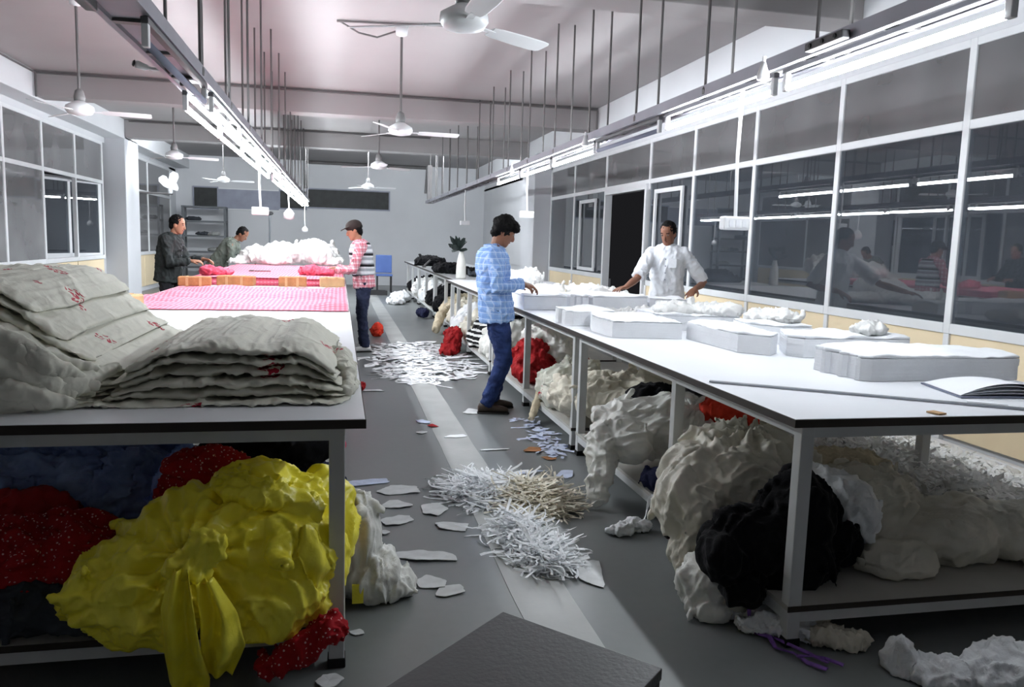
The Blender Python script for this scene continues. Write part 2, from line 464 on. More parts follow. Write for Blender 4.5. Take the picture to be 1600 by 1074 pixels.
def cloth(name, ells, material, seed, label=None, cat=None, amp=.012, freq=7, stretch=(.8, 1.1, .5), voxel=.014, zmin=None,
          parent=None, group=None, tubes=(), lump=.02, sharp=1.0, knot=None, kamp=0, kn=11, smooth=5, kind=None, crumple=6):
    """crumpled cloth / bag from a union of lumps. ells: (cx,cy,cz, rx,ry,rz[, rotz, tiltx]) ; tubes: (pts, radii, flat)"""
    mb = MB(); rr = random.Random(seed * 13 + 1)
    for e in ells:
        rot = None
        if len(e) > 6:
            rot = Matrix.Rotation(radians(e[6]), 3, 'Z')
            if len(e) > 7: rot = rot @ Matrix.Rotation(radians(e[7]), 3, 'Y')
        mb.ell(e[:3], e[3:6], 14, 9, rot)
        R = rot if rot is not None else Matrix.Identity(3)
        for _ in range(crumple):     # long low folds running down the lump
            th = rr.uniform(0, 2 * pi); ph = rr.uniform(-.2, 1.35)
            dirv = Vector((cos(th) * cos(ph), sin(th) * cos(ph), sin(ph)))
            c = Vector(e[:3]) + R @ Vector((dirv.x * e[3], dirv.y * e[4], dirv.z * e[5])) * rr.uniform(.86, .96)
            nn = (R @ Vector((dirv.x / e[3], dirv.y / e[4], dirv.z / e[5]))).normalized()
            dn = Vector((rr.uniform(-.8, .8), rr.uniform(-.8, .8), -1)); tg = (dn - nn * dn.dot(nn)).normalized(); bt = nn.cross(tg)
            s = (e[3] * e[4] * e[5]) ** (1 / 3)
            mb.ell(c, (s * rr.uniform(.45, .95), s * rr.uniform(.10, .22), s * rr.uniform(.07, .15)), 12, 6, Matrix((tg, bt, nn)).transposed())
    for t in tubes: mb.tube(t[0], t[1], 8, t[2] if len(t) > 2 else 1.0)
    me = remesh(mb, voxel, smooth)
    wrinkles(me, amp, freq, seed, stretch, zmin=zmin, lump=lump, sharp=sharp, knot=knot, kamp=kamp, kn=kn)
    if parent is None:
        xs = [v.co for v in me.vertices]; zz = min(p.z for p in xs)
        org = (sum(p.x for p in xs) / len(xs), sum(p.y for p in xs) / len(xs), zz)
    else: org = None
    o = link_mesh(name, me, material, parent, True, org, recalc=False)
    return tag(o, label, cat, group, kind)

def grid_sheet(nx, ny, fn, thick=.004):
    """closed thin sheet from fn(s,t)->Vector"""
    mb = MB(); V = []; F = []
    for j in range(ny + 1):
        for i in range(nx + 1): V.append(fn(i / nx, j / ny))
    n = len(V)
    V += [p - Vector((0, 0, thick)) for p in V]
    W = nx + 1
    for j in range(ny):
        for i in range(nx):
            a = j * W + i
            F.append((a, a + 1, a + W + 1, a + W)); F.append((n + a, n + a + W, n + a + W + 1, n + a + 1))
    for i in range(nx):
        F.append((i, n + i, n + i + 1, i + 1)); a = ny * W + i; F.append((a, a + 1, n + a + 1, n + a))
    for j in range(ny):
        a = j * W; F.append((a, a + W, n + a + W, n + a)); a = j * W + nx; F.append((a, n + a, n + a + W, a + W))
    return mb.add(V, F)

def strips(name, sampler, n, seed, material, parent=None, length=(.1, .3), width=(.008, .02), label=None, cat=None, curl=.02, kind='stuff', seg=5, flat=False):
    """heap of loose offcut ribbons; sampler(rnd)->(x,y,ground,height)"""
    rnd = random.Random(seed); mb = MB()
    for _ in range(n):
        x, y, g, h = sampler(rnd)
        L = rnd.uniform(*length); wd = rnd.uniform(*width); a = rnd.uniform(0, 2 * pi); bend = rnd.uniform(-2.2, 2.2)
        z = g + (rnd.random() ** .8) * h; tilt = 0 if flat else rnd.uniform(-.5, .5) * min(1, h / .05)
        px, py, pz = x, y, z; V = []; roll = rnd.uniform(-.9, .9) * (0.25 if flat else 1)
        for k in range(seg + 1):
            t = k / seg; an = a + bend * (t - .5)
            d = Vector((cos(an), sin(an), 0)); sd = Vector((-sin(an), cos(an), 0))
            ro = roll + 1.2 * (t - .5) * rnd.uniform(-1, 1) * (0.3 if flat else 1)
            off = (sd * cos(ro) + Vector((0, 0, 1)) * sin(ro)) * wd / 2
            c = Vector((px, py, max(g + .003 + abs(off.z), pz)))
            V += [c - off, c + off]
            px += d.x * L / seg; py += d.y * L / seg; pz += tilt * L / seg + rnd.uniform(-1, 1) * curl / seg
        mb.add(V, [(2 * k, 2 * k + 1, 2 * k + 3, 2 * k + 2) for k in range(seg)])
    o = mb.build(name, material, parent, recalc=False)
    if parent is None:
        c = sum(((v.co) for v in o.data.vertices), Vector()) / len(o.data.vertices)
        o.data.transform(Matrix.Translation((-c.x, -c.y, 0))); o.location = (c.x, c.y, 0)
    return tag(o, label, cat, None, kind)
ORD = ['first', 'second', 'third', 'fourth', 'fifth', 'sixth', 'seventh', 'eighth', 'ninth', 'tenth', 'eleventh', 'twelfth']
# ================================================================== THE ROOM
XL, XR, YB, YF, ZC = -4.8, 4.6, 26.0, -2.6, 3.75
SILL, TRN = .95, 2.42
FZ = -.055    # floor level
def struct(name, mb, material, parent=None, **k):
    o = mb.build(name, material, parent, **k)
    if parent is None: o['kind'] = 'structure'
    return o
floor = struct('floor', MB().box(-10, 8, YF, YB + .2, FZ - .15, FZ), 'floor_epoxy')
# lighter stripe running along the epoxy floor
def stripe_fn(s, t):
    y = YF + (YB - YF) * t; x = .73 + .25 * s
    return Vector((x + .006 * noise.noise(Vector((y * 2, s * 9, 1))), y, FZ + .003))
grid_sheet(1, 180, stripe_fn, .003).build('floor_stripe', 'stripe_pale', floor)
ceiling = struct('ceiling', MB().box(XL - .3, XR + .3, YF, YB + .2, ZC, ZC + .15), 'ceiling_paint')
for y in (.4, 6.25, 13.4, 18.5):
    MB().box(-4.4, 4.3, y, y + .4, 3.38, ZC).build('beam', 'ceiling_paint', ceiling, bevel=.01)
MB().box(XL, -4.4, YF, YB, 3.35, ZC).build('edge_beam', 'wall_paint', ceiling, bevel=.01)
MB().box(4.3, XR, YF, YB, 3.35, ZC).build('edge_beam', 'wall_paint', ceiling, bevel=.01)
struct('wall_back', MB().box(XL - .2, XR + .2, YB, YB + .2, FZ, ZC), 'wall_paint')
struct('wall_front', MB().box(XL - .2, XR + .2, YF - .2, YF, FZ, ZC), 'wall_paint')

# ---- left wall: panels, windows, column
LY = [1.4, 3.1, 4.8, 6.5, 8.2, 9.9, 11.6, 13.2, 14.8, 16.5, 18.25]
wl = struct('wall_left', MB().box(XL - .15, XL - .03, YF, YB, FZ, .85).box(XL - .15, XL, YF, YB, 3.24, 3.40)
            .box(XL - .15, XL, YF, 1.4, .85, 3.3).box(XL - .15, XL, 25.1, YB, FZ, 3.3), 'wall_paint')
for a, b in zip(LY + [19.65, 21.8], LY[1:] + [18.5, 21.8, 25.1]):
    if b - a > .5: MB().box(XL - .03, XL, a + .03, b - .03, .06, .84).build('panel', 'beige_panel', wl, bevel=.006)
MB().box(XL - .1, -4.4, 18.5, 19.65, FZ, 3.4).build('column', 'column_paint', wl, bevel=.015)

WN = [0]
def window(side, y0, y1, lower=True, top=3.05, zs=.95, split=None):
    """one bay: frame bars, transom, a lower and an upper pane"""
    WN[0] += 1
    x = XL if side < 0 else XR
    xa, xb = (x - .05, x + .02) if side < 0 else (x - .02, x + .05)
    root = empty('window_%d' % WN[0], (x, (y0 + y1) / 2, zs), kind='structure')
    def bar(nm, a, b, c, d): MB().box(xa, xb, a, b, c, d).build(nm, 'alu_white', root, bevel=.006)
    bar('mullion', y0 - .035, y0 + .035, zs - .1, top)
    bar('mullion', y1 - .035, y1 + .035, zs - .1, top) if split == 'end' else None
    bar('transom', y0 + .035, y1 - .035, TRN - .035, TRN + .035)
    bar('head', y0 + .035, y1 - .035, top - .06, top)
    px = x
    MB().box(px - .004, px + .004, y0 + .035, y1 - .035, TRN + .035, top - .06).build('upper_pane', 'upper_glass' if side > 0 else 'left_glass', root)
    if lower:
        bar('sill', y0 + .035, y1 - .035, zs - .1, zs - .02)
        MB().box(px - .004, px + .004, y0 + .035, y1 - .035, zs - .02, TRN - .035).build('lower_pane', 'pane_glass' if side > 0 else 'left_glass', root)
    elif zs < 1.2:
        bar('sill', y0 + .035, y1 - .035, zs - .1, zs - .02)
    return root
for a, b in zip(LY, LY[1:]):
    window(-1, a, b, lower=not (a >= 14.7), top=3.24, split='end' if b > 18 else None)
window(-1, 19.65, 22.3, top=3.24); window(-1, 22.3, 25.1, top=3.24, split='end')
# the open leaf of the left window, swung outwards
lf = empty('casement_window', (XL, 18.2, .86), 'two-pane white window leaf swung open outward beside the left column', 'window')
h = Vector((XL - .03, 18.2, 0)); q = Vector((-5.62, 16.2, 0)); d = (q - h).normalized(); nrm = Vector((d.y, -d.x, 0)); W = (q - h).length
def leafbar(nm, s0, s1, z0, z1, mt='alu_white', th=.022):
    c = h + d * (s0 + s1) / 2; c.z = (z0 + z1) / 2
    MB().obox(c, d * (s1 - s0) / 2, nrm * th, Vector((0, 0, (z1 - z0) / 2))).build(nm, mt, lf)
for s in (0, W * .42, W * .8, W - .09): leafbar('stile', s, s + (.07 if s in (W * .42, W * .8) else .09), .86, 2.45)
leafbar('rail', .09, W - .09, .86, .97); leafbar('rail', .09, W - .09, 2.36, 2.45)
for s0, s1 in ((.09, W * .42), (W * .42 + .07, W * .8), (W * .8 + .07, W - .09)): leafbar('pane', s0, s1, .97, 2.36, 'pane_glass', .004)
# corridor outside the left windows
struct('wall_corridor', MB().box(-9.0, -8.8, YF, YB + .2, FZ, 3.6).box(-9, XL - .15, YB, YB + .2, FZ, 3.6), 'grey_void')
t = empty('chair', (-6.15, 17.3, FZ), 'dark red upholstered chair seen through the open left window', 'chair')
MB().box(-6.4, -5.92, 17.5, 17.56, .5, 1.28).build('backrest', 'maroon', t, bevel=.025)
MB().box(-6.4, -5.92, 17.0, 17.5, .42, .52).build('seat', 'maroon', t, bevel=.025)
for x in (-6.38, -5.97):
    for y in (17.03, 17.5): MB().box(x, x + .035, y, y + .035, FZ, .43).build('leg', 'dark_plastic', t)
t = empty('notice_board', (-8.72, 22.5, 1.7), 'black board on the corridor wall beyond the left windows', 'board')
MB().box(-8.8, -8.76, 21.6, 24.0, 1.75, 2.5).build('board_face', 'wall_board', t)
for z in (1.72, 2.5): MB().box(-8.8, -8.74, 21.55, 24.05, z, z + .04).build('board_frame', 'dark_plastic', t)

# ---- right wall
RY = [.55, 2.13, 3.72, 5.3, 6.88, 8.45, 10.05, 11.6, 13.65, 15.6, 17.4]
wr = struct('wall_right', MB().box(XR + .03, XR + .15, YF, 11.62, FZ, .85).box(XR + .03, XR + .15, 13.66, YB, FZ, .85)
            .box(XR, XR + .15, YF, YB, 3.04, 3.40).box(XR, XR + .15, YF, .55, .85, 3.1).box(XR, XR + .15, 17.4, YB, .85, 3.1), 'wall_paint')
for a, b in zip(RY, RY[1:]):
    if 11 < a < 13: continue
    MB().box(XR, XR + .03, a + .03, b - .03, .06, .85).build('panel', 'beige_panel', wr, bevel=.005)
for y in RY[:8] + RY[8:]:
    MB().box(XR - .015, XR + .03, y - .03, y + .03, FZ, .85).build('panel_strip', 'alu_white', wr, bevel=.004)
MB().box(4.22, XR + .1, 17.5, 18.7, FZ, 3.4).build('column', 'column_paint', wr, bevel=.015)
for a, b in zip(RY, RY[1:]):
    window(1, a, b, lower=not (11 < a < 13), zs=.95 if not (11 < a < 13) else 2.4, split='end' if b > 17 else None)
# door opening: frame posts, unlit passage put in as a near-black sheet
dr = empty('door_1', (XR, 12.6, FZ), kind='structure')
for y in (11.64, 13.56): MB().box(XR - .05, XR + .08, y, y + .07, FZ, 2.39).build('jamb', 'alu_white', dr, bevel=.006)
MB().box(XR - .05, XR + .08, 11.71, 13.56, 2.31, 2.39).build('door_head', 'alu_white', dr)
MB().box(XR + 1.6, XR + 1.7, 10.8, 14.6, FZ, 3).build('dark_sheet', 'dark_void', dr)
# extra sash inside far window and the inner doorway frame seen in the glass bay
for y0, y1, lab in ((10.3, 11.3, 'thin white inner sash frame in the window bay beside the dark doorway'), (14.1, 15.1, 'thin white inner sash frame in the far window bay beyond the doorway')):
    t = empty('window_sash', (XR - .03, y0, .95), lab, 'window sash')
    for a, b, c, e in ((y0, y0 + .06, .96, 2.28), (y1 - .06, y1, .96, 2.28), (y0 + .06, y1 - .06, 2.22, 2.28), (y0 + .06, y1 - .06, .96, 1.02)):
        MB().box(XR - .055, XR - .025, a, b, c, e).build('sash_bar', 'alu_white', t)

# ---- back wall boards and high windows
for i, (x0, x1, z0, z1, mt) in enumerate(((-.96, 1.53, 2.34, 2.88, 'wall_board'), (-4.28, -3.62, 2.2, 2.8, 'wall_board'), (-1.78, -1.02, 2.28, 2.8, 'wall_board'))):
    WN[0] += 1
    r = empty('window_%d' % WN[0], ((x0 + x1) / 2, YB, z0), kind='structure')
    MB().box(x0, x1, YB - .03, YB - .01, z0, z1).build('pane', mt, r)
    for a, b, c, e in ((x0 - .04, x0, z0 - .04, z1 + .04), (x1, x1 + .04, z0 - .04, z1 + .04), (x0, x1, z0 - .04, z0), (x0, x1, z1, z1 + .04)):
        MB().box(a, b, YB - .05, YB, c, e).build('frame_bar', 'grey_panel', r)
t = empty('wall_panel', (-2.7, YB - .02, 2.2), 'pale blue-grey board high on the back wall above the rack', 'board')
MB().box(-3.58, -1.82, YB - .04, YB, 2.2, 2.78).build('board_face', 'grey_panel', t)
for z in (2.17, 2.78): MB().box(-3.58, -1.82, YB - .05, YB, z, z + .03).build('board_frame', 'alu_white', t)
# pipe portal on the back wall
MB().tube([(-1.02, YB - .06, 2.9), (-1.02, YB - .06, 3.7), (2.7, YB - .06, 3.7), (2.7, YB - .06, 2.9)], .05, 8).build('pipe_frame', 'rod_metal')
tag(bpy.data.objects['pipe_frame'], 'grey pipe framing the back wall above the dark board', 'pipe')

# ---- conduits on the beams
def conduit(n, pts, r=.016):
    o = MB().tube(pts, r, 6).build('trim_%d' % n, 'rod_metal'); o['kind'] = 'structure'
conduit(1, [(-4.37, 3, 3.71), (-4.37, 13.36, 3.71), (4.27, 13.36, 3.71)])
conduit(2, [(-4.36, 13.34, 3.70), (-4.36, 13.34, 3.36)])
conduit(3, [(-4.3, 18.46, 3.71), (2.0, 18.46, 3.71)])
conduit(4, [(4.27, 13.34, 3.70), (4.27, 13.34, 3.36)])
conduit(5, [(-.03, 9.1, 3.73), (1.2, 8.9, 3.73)], .012)
conduit(6, [(.0, 9.1, 3.73), (.2, 9.15, 3.64), (.4, 9.2, 3.62), (.55, 9.2, 3.68), (.65, 9.2, 3.72)], .01)

tp = MB().box(XR - .09, XR - .02, YF, 11.4, FZ, .03).build('trim_7', 'alu_white', bevel=.01); tp['kind'] = 'structure'   # low duct along the wall foot
# ================================================================== LIGHT TRACKS
def track(name, x, z, y0, y1, rods, label, gap=.075, w=.028):
    t = empty(name, (x, y0, z), label, 'cable tray')
    for s in (-1, 1):
        xc = x + s * (gap + w / 2)
        mb = MB().box(xc - w / 2, xc + w / 2, y0, y1, z, z + .008).box(xc + s * (w / 2 - .006) - .004, xc + s * (w / 2 - .006) + .004, y0, y1, z + .008, z + .07)
        mb.build('channel', 'tray_metal', t)
    k = y0 + .3
    while k < y1:
        MB().box(x - gap, x + gap, k, k + .05, z + .002, z + .014).build('cross_strap', 'rod_metal', t); k += .61
    MB().tube([(x + .03, y0, z + .03), (x + .03, y1, z + .03)], .011, 6).build('cable', 'rod_metal', t)
    for y in rods:
        for s in (-1, 1):
            MB().tube([(x + s * (gap + w / 2), y, z + .02), (x + s * (gap + w / 2), y, ZC - (.37 if 6.25 < y < 6.65 or 13.4 < y < 13.8 or 18.5 < y < 18.9 else 0))], .010, 6).build('hanger_rod', 'rod_metal', t)
            MB().lathe((x + s * (gap + w / 2), y, z + .012), [(.02, 0), (.022, .03), (.014, .05)], 8).build('rod_clamp', 'rod_metal', t)
    return t
LX, LZ, RXX, RZ = -.85, 2.31, 2.35, 2.40
tl = track('light_track', LX, LZ, 1.0, 21.6, [4.9 + 1.22 * i for i in range(14)], 'grey metal cable tray hung over the left cutting table')
tr = track('light_track', RXX, RZ, 1.6, 21.7, [2.42 + 1.22 * i for i in range(16)], 'grey metal cable tray hung over the right cutting table')
MB().box(LX - .07, LX + .07, 1.0, 5.2, LZ + .016, LZ + .026).build('tray_plate', 'tray_metal', tl)
MB().box(RXX - .06, RXX + .06, 21.62, 21.72, RZ, 3.4).build('end_post', 'rod_metal', tr)

def tube_light(x, y, z, L, xs, label, group, lit=True):
    t = empty('tube_light' if lit else 'unlit_tube', (x, y, z), label, 'light', group)
    for dx in xs:
        MB().box(x + dx - .016, x + dx + .016, y, y + L, z - .028, z - .002).build('batten', 'batten_grey', t, bevel=.004)
        MB().tube([(x + dx, y + .04, z - .102), (x + dx, y + L - .04, z - .102)], .017, 10).build('tube', 'tube_glow' if lit else 'paper_grey', t, smooth=True)
        for yy in (y + .005, y + L - .04):
            MB().box(x + dx - .014, x + dx + .014, yy, yy + .035, z - .12, z - .028).build('lamp_holder', 'fixture_white', t, bevel=.004)
    return t
for i in range(4):
    tube_light(LX, 5.35 + 1.5 * i, LZ, 1.48, (-.075, .075), '%s lit double tube fixture from the camera on the left tray' % ORD[i], 'tube lights on the left tray')
for i in range(6):
    tube_light(LX, 11.75 + 1.6 * i, LZ, 1.5, (-.06, .06), '%s lit double tube fixture past the gap on the left tray' % ORD[i], 'tube lights on the left tray')
for i, y in enumerate((2.48, 4.06, 7.2, 8.78, 10.36)):
    tube_light(RXX, y, RZ, 1.5, (-.05,), ['nearest lit single tube on the right tray, cut by the frame', 'lit single tube on the right tray just above the long pull cord',
               'lit single tube on the right tray after the unlit gap', 'middle tube of the lit row far along the right tray', 'farthest lit tube on the right tray before it goes dark'][i], 'tube lights on the right tray')
for i, x in enumerate((-4.1, -2.0, .1, 2.2)):  # unseen fill tubes added behind the beam to brighten the back wall
    t = empty('tube_light', (x, 18.93, 3.5), '%s added unseen fill tube from the left behind the last ceiling beam' % ORD[i], 'light', 'added fill tubes')
    MB().box(x, x + 1.5, 18.904, 18.93, 3.46, 3.62).build('batten', 'fixture_white', t)
    for z in (3.49, 3.59): MB().tube([(x + .04, 18.99, z), (x + 1.46, 18.99, z)], .022, 10).build('tube', 'tube_glow', t, smooth=True)
    for xx in (x + .005, x + 1.46): MB().box(xx, xx + .035, 18.93, 19.01, 3.46, 3.62).build('lamp_holder', 'fixture_white', t)
# unlit fittings
def dark_tube(x, y, z, label): tube_light(x, y, z, 1.5, (0,), label, None, False)
dark_tube(LX + .08, 3.6, LZ, 'unlit tube fixture on the left tray nearer than the lit ones')
dark_tube(RXX - .05, 5.66, RZ, 'unlit tube fixture in the gap of the right tray')
# sockets and starters
for x, y, z, lab in ((LX, 4.9, LZ - .005, 'dark socket block under the left tray beside the lit tubes'), (LX - .06, 3.1, LZ - .005, 'dark socket block near the top frame edge on the left tray'), (RXX - .126, 3.35, RZ + .05, 'small dark socket strip on the right tray above the nearest tube')):
    t = empty('socket_block', (x, y, z - .05), lab, 'socket')
    MB().box(x - .022, x + .022, y, y + .30, z - .045, z - .005).build('socket_body', 'dark_plastic', t, bevel=.006)
    for k in range(3): MB().lathe((x - .023, y + .05 + .1 * k, z - .025), [(.012, 0), (.01, .006)], 8, (-1, 0, 0)).build('socket_hole', 'rubber', t)
for i, y in enumerate((4.0, 7.15, 10.35)):
    t = empty('starter', (RXX - .165, y, RZ - .06), ['bright white junction cone between the two nearest right tubes', 'small white junction box at the start of the third right tube', 'small white junction box by the farthest right tube'][i], 'junction box')
    MB().lathe((RXX - .165, y, RZ - .06), [(.03, 0), (.034, .02), (.02, .06), (.012, .09)], 10).build('cone', 'fixture_white', t, smooth=True)
    MB().lathe((RXX - .165, y, RZ + .03), [(.01, 0), (.01, .03)], 8).build('neck', 'fixture_white', t)

# pull cords with switch boxes
def pull_cord(x, y, z0, z1, s, label, flatbox=True):
    t = empty('pull_cord', (x, y, z1), label, 'hanging switch', 'hanging switches')
    MB().tube([(x, y, z0), (x - .008, y, (z0 + z1) / 2), (x + .004, y, z1 + s * .5)], .012 if s > .07 else .009, 6).build('cord', 'fixture_white', t)
    if flatbox:
        b = MB().box(x - s, x + s, y - s * .45, y + s * .45, z1 - s * .45, z1 + s * .5).build('switch_box', 'fixture_white', t, bevel=.012)
        for k in (-.5, 0, .5): MB().box(x + s * k - .012, x + s * k + .012, y - s * .45 - .006, y - s * .45, z1 - .02, z1 + .02).build('switch', 'paper', b)
    else:
        MB().lathe((x, y, z1 - s), [(s * .4, 0), (s, s * .3), (s, s * 1.2), (s * .3, s * 2)], 10).build('bulb_holder', 'fixture_white', t, smooth=True)
pull_cord(2.335, 4.5, RZ, 1.60, .085, 'white switch box on a long cord in front of the right windows')
pull_cord(2.345, 10.1, RZ, 1.80, .09, 'white switch box hanging behind the head of the man in blue')
pull_cord(2.345, 15.3, RZ, 1.78, .09, 'faint white switch box hanging over the far right table')
pull_cord(-.85, 9.3, LZ, 1.70, .09, 'tilted white switch box hanging left of the lit double tubes')
pull_cord(-.83, 14.2, LZ, 1.80, .09, 'small round white plug hanging in the middle of the left row', False)
pull_cord(-.82, 20.4, LZ, 1.60, .07, 'tiny white plug on the farthest cord of the left row', False)

# ================================================================== FANS
def fan_proto():
    t = empty('ceiling_fan', (0, 0, ZC))
    MB().lathe((0, 0, ZC - .12), [(.012, 0), (.06, .02), (.075, .12)], 14).build('canopy', 'fan_white', t, smooth=True)
    MB().tube([(0, 0, 2.78), (0, 0, ZC - .1)], .014, 8).build('down_rod', 'rod_metal', t)
    MB().lathe((0, 0, 2.72), [(.05, 0), (.055, .04), (.04, .1), (.016, .12)], 14).build('lower_canopy', 'fan_grey', t, smooth=True)
    MB().lathe((0, 0, 2.58), [(.04, 0), (.11, .015), (.135, .05), (.13, .09), (.07, .125), (.03, .15)], 20).build('motor', 'fan_white', t, smooth=True)
    for k in range(3):
        a = 2 * pi * k / 3; u = Vector((cos(a), sin(a), 0)); v = Vector((-sin(a), cos(a), 0)); Z = Vector((0, 0, 1))
        c = Vector((0, 0, 2.62))
        b = MB()
        prof = [(.20, .045), (.26, .058), (.45, .066), (.60, .066), (.645, .06), (.66, .045)]
        rings = [(c + u * s, (v * cos(.22) - Z * sin(.22)), u.cross(v * cos(.22) - Z * sin(.22)) * 1, hw, .004) for s, hw in prof]
        b.loft(rings, 10, 4).build('blade', 'fan_white', t)
        MB().obox(c + u * .16, u * .07, v * .02, Z * .004).build('blade_iron', 'fan_white', t)
    return t
fan = fan_proto()
FANS = [(.66, 4.5, 35, 'white ceiling fan nearest the camera at the top of the frame'), (.66, 9.15, 5, 'white ceiling fan over the aisle, second from the camera'),
        (.64, 13.75, 35, 'white ceiling fan over the aisle just past the first cross beam'), (.66, 19.4, 10, 'small far ceiling fan in front of the dark board on the back wall'),
        (-2.55, 9.0, 8, 'white ceiling fan in front of the left edge beam'), (-2.55, 13.75, 12, 'white ceiling fan just right of the left column'),
        (-2.55, 19.3, 0, 'faint far ceiling fan above the pale board on the back wall')]
for i, (x, y, a, lab) in enumerate(FANS):
    o = fan if i == 0 else copy_tree(fan)
    o.location = (x, y, ZC - (.0)); o.rotation_euler = (0, 0, radians(a)); tag(o, lab, 'fan', 'ceiling fans')
# broad-bladed wall fan by the far left windows
t = empty('wall_fan', (-4.3, 21, 2.4), 'broad-bladed white fan on a bracket beyond the left column', 'fan')
MB().tube([(XL, 21, 2.36), (-3.95, 21, 2.36)], .025, 8).build('bracket', 'rod_metal', t)
MB().lathe((-4.0, 21, 2.36), [(.05, 0), (.06, .1), (.04, .16)], 12).build('motor', 'fan_white', t, smooth=True)
for (a, L) in ((70, .42), (125, .34), (20, .2)):
    u = Vector((cos(radians(a)), -.15, sin(radians(a)))).normalized(); v = Vector((-sin(radians(a)), 0, cos(radians(a))))
    MB().loft([(Vector((-4.0, 20.95, 2.48)) + u * s, v, Vector((0, 1, 0)), hw, .006) for s, hw in ((.03, .04), (.12, .09), (L * .8, .11), (L, .06))], 10, 3).build('blade', 'fan_white', t)
# camera-like fitting on the left tray's flank
t = empty('spot_fitting', (-1.12, 4.8, 2.28), 'small white spot fitting on the side of the left tray', 'fitting')
MB().lathe((-1.07, 4.76, 2.335), [(.016, 0), (.022, .01), (.017, .06), (.010, .075)], 10, (.8, .4, -.2)).build('spot_body', 'fixture_white', t, smooth=True)
MB().lathe((-1.074, 4.758, 2.336), [(.02, 0), (.012, .008)], 10, (-.8, -.4, .2)).build('lens', 'dark_plastic', t)
MB().tube([(-1.02, 4.785, 2.325), (-.99, 4.8, 2.32), (-.955, 4.82, 2.325)], .010, 6).build('arm', 'fixture_white', t)

# ================================================================== CUTTING TABLES
SZ = .11      # lower shelf level
def work_table(x0, x1, y0, y1, label, legs, top='laminate', TZ=.85, shelf=True):
    t = empty('cutting_table', ((x0 + x1) / 2, (y0 + y1) / 2, FZ), label, 'table', 'cutting tables')
    MB().box(x0 + .004, x1 - .004, y0 + .004, y1 - .004, TZ - .03, TZ).build('tabletop', top, t, bevel=.002)
    for a, b, c, d in ((x0, x1, y0, y0 + .004), (x0, x1, y1 - .004, y1), (x0, x0 + .004, y0 + .004, y1 - .004), (x1 - .004, x1, y0 + .004, y1 - .004)):
        MB().box(a, b, c, d, TZ - .032, TZ - .002).build('edge_band', 'edge_brown', t)
    ix0, ix1, iy0, iy1 = x0 + .07, x1 - .07, y0 + .06, y1 - .04
    for a, b, c, d in ((ix0, ix1, iy0, iy0 + .03), (ix0, ix1, iy1 - .03, iy1), (ix0, ix0 + .03, iy0 + .03, iy1 - .03), (ix1 - .03, ix1, iy0 + .03, iy1 - .03)):
        MB().box(a, b, c, d, TZ - .085, TZ - .03).build('apron', 'steel_paint', t)
    for y in legs:
        for x in (ix0 + .025, ix1 - .025):
            lg = MB().box(x - .027, x + .027, y - .027, y + .027, FZ + .03, TZ - .03).build('leg', 'steel_paint', t, bevel=.004)
            MB().box(x - .031, x + .031, y - .031, y + .031, FZ, FZ + .035).build('foot', 'rubber', lg, bevel=.004)
    if shelf:
        for a, b, c, d in ((ix0, ix1, iy0, iy0 + .03), (ix0, ix1, iy1 - .03, iy1), (ix0, ix0 + .03, iy0, iy1), (ix1 - .03, ix1, iy0, iy1)):
            MB().box(a, b, c, d, SZ - .065, SZ - .019).build('shelf_rail', 'steel_paint', t)
        MB().box(ix0 - .005, ix1 + .005, iy0 - .005, iy1, SZ - .018, SZ).build('shelf', 'shelf_board', t)
        MB().box(ix0 - .008, ix1 + .008, iy0 - .009, iy0 - .005, SZ - .02, SZ + .002).build('shelf_edge', 'edge_brown', t)
    return t
LT0, LT1 = -1.75, .09
RT0, RT1 = 1.6, 3.26
ys = [2.65, 5.95, 9.25, 12.55, 15.85]
for i in range(4):
    a, b = ys[i], ys[i + 1] - .004
    work_table(LT0, LT1, a, b, ['white laminate cutting table nearest on the left, under the floral bundles', 'second white table on the left, under the front of the pink checked cloth',
               'third table on the left, beside the man in the dark jacket', 'farthest left table, under the white cloth pile'][i], [a + .085, (a + b) / 2, b - .07])
ys = [2.53, 5.45, 8.75, 12.2]
for i in range(3):
    a, b = ys[i], ys[i + 1] - .004
    work_table(RT0, RT1, a, b, ['white laminate cutting table nearest on the right, with the open notebook', 'middle white table on the right, in front of the man in blue', 'third white table on the right, behind the man in blue'][i],
               [a + .085, (3.75 if i == 0 else (a + b) / 2), b - .07])
ys = [12.2, 15.4, 18.6, 21.8]
for i in range(3):
    a, b = ys[i] + .02, ys[i + 1]
    work_table(RT0 + .12, RT1, a, b, ['grey-topped table right behind the white ones, with the upright canister', 'grey-topped table in the far right row, under dark cloth', 'last grey-topped table of the right row, near the back wall'][i], [a + .085, (a + b) / 2, b - .07], 'laminate_grey')
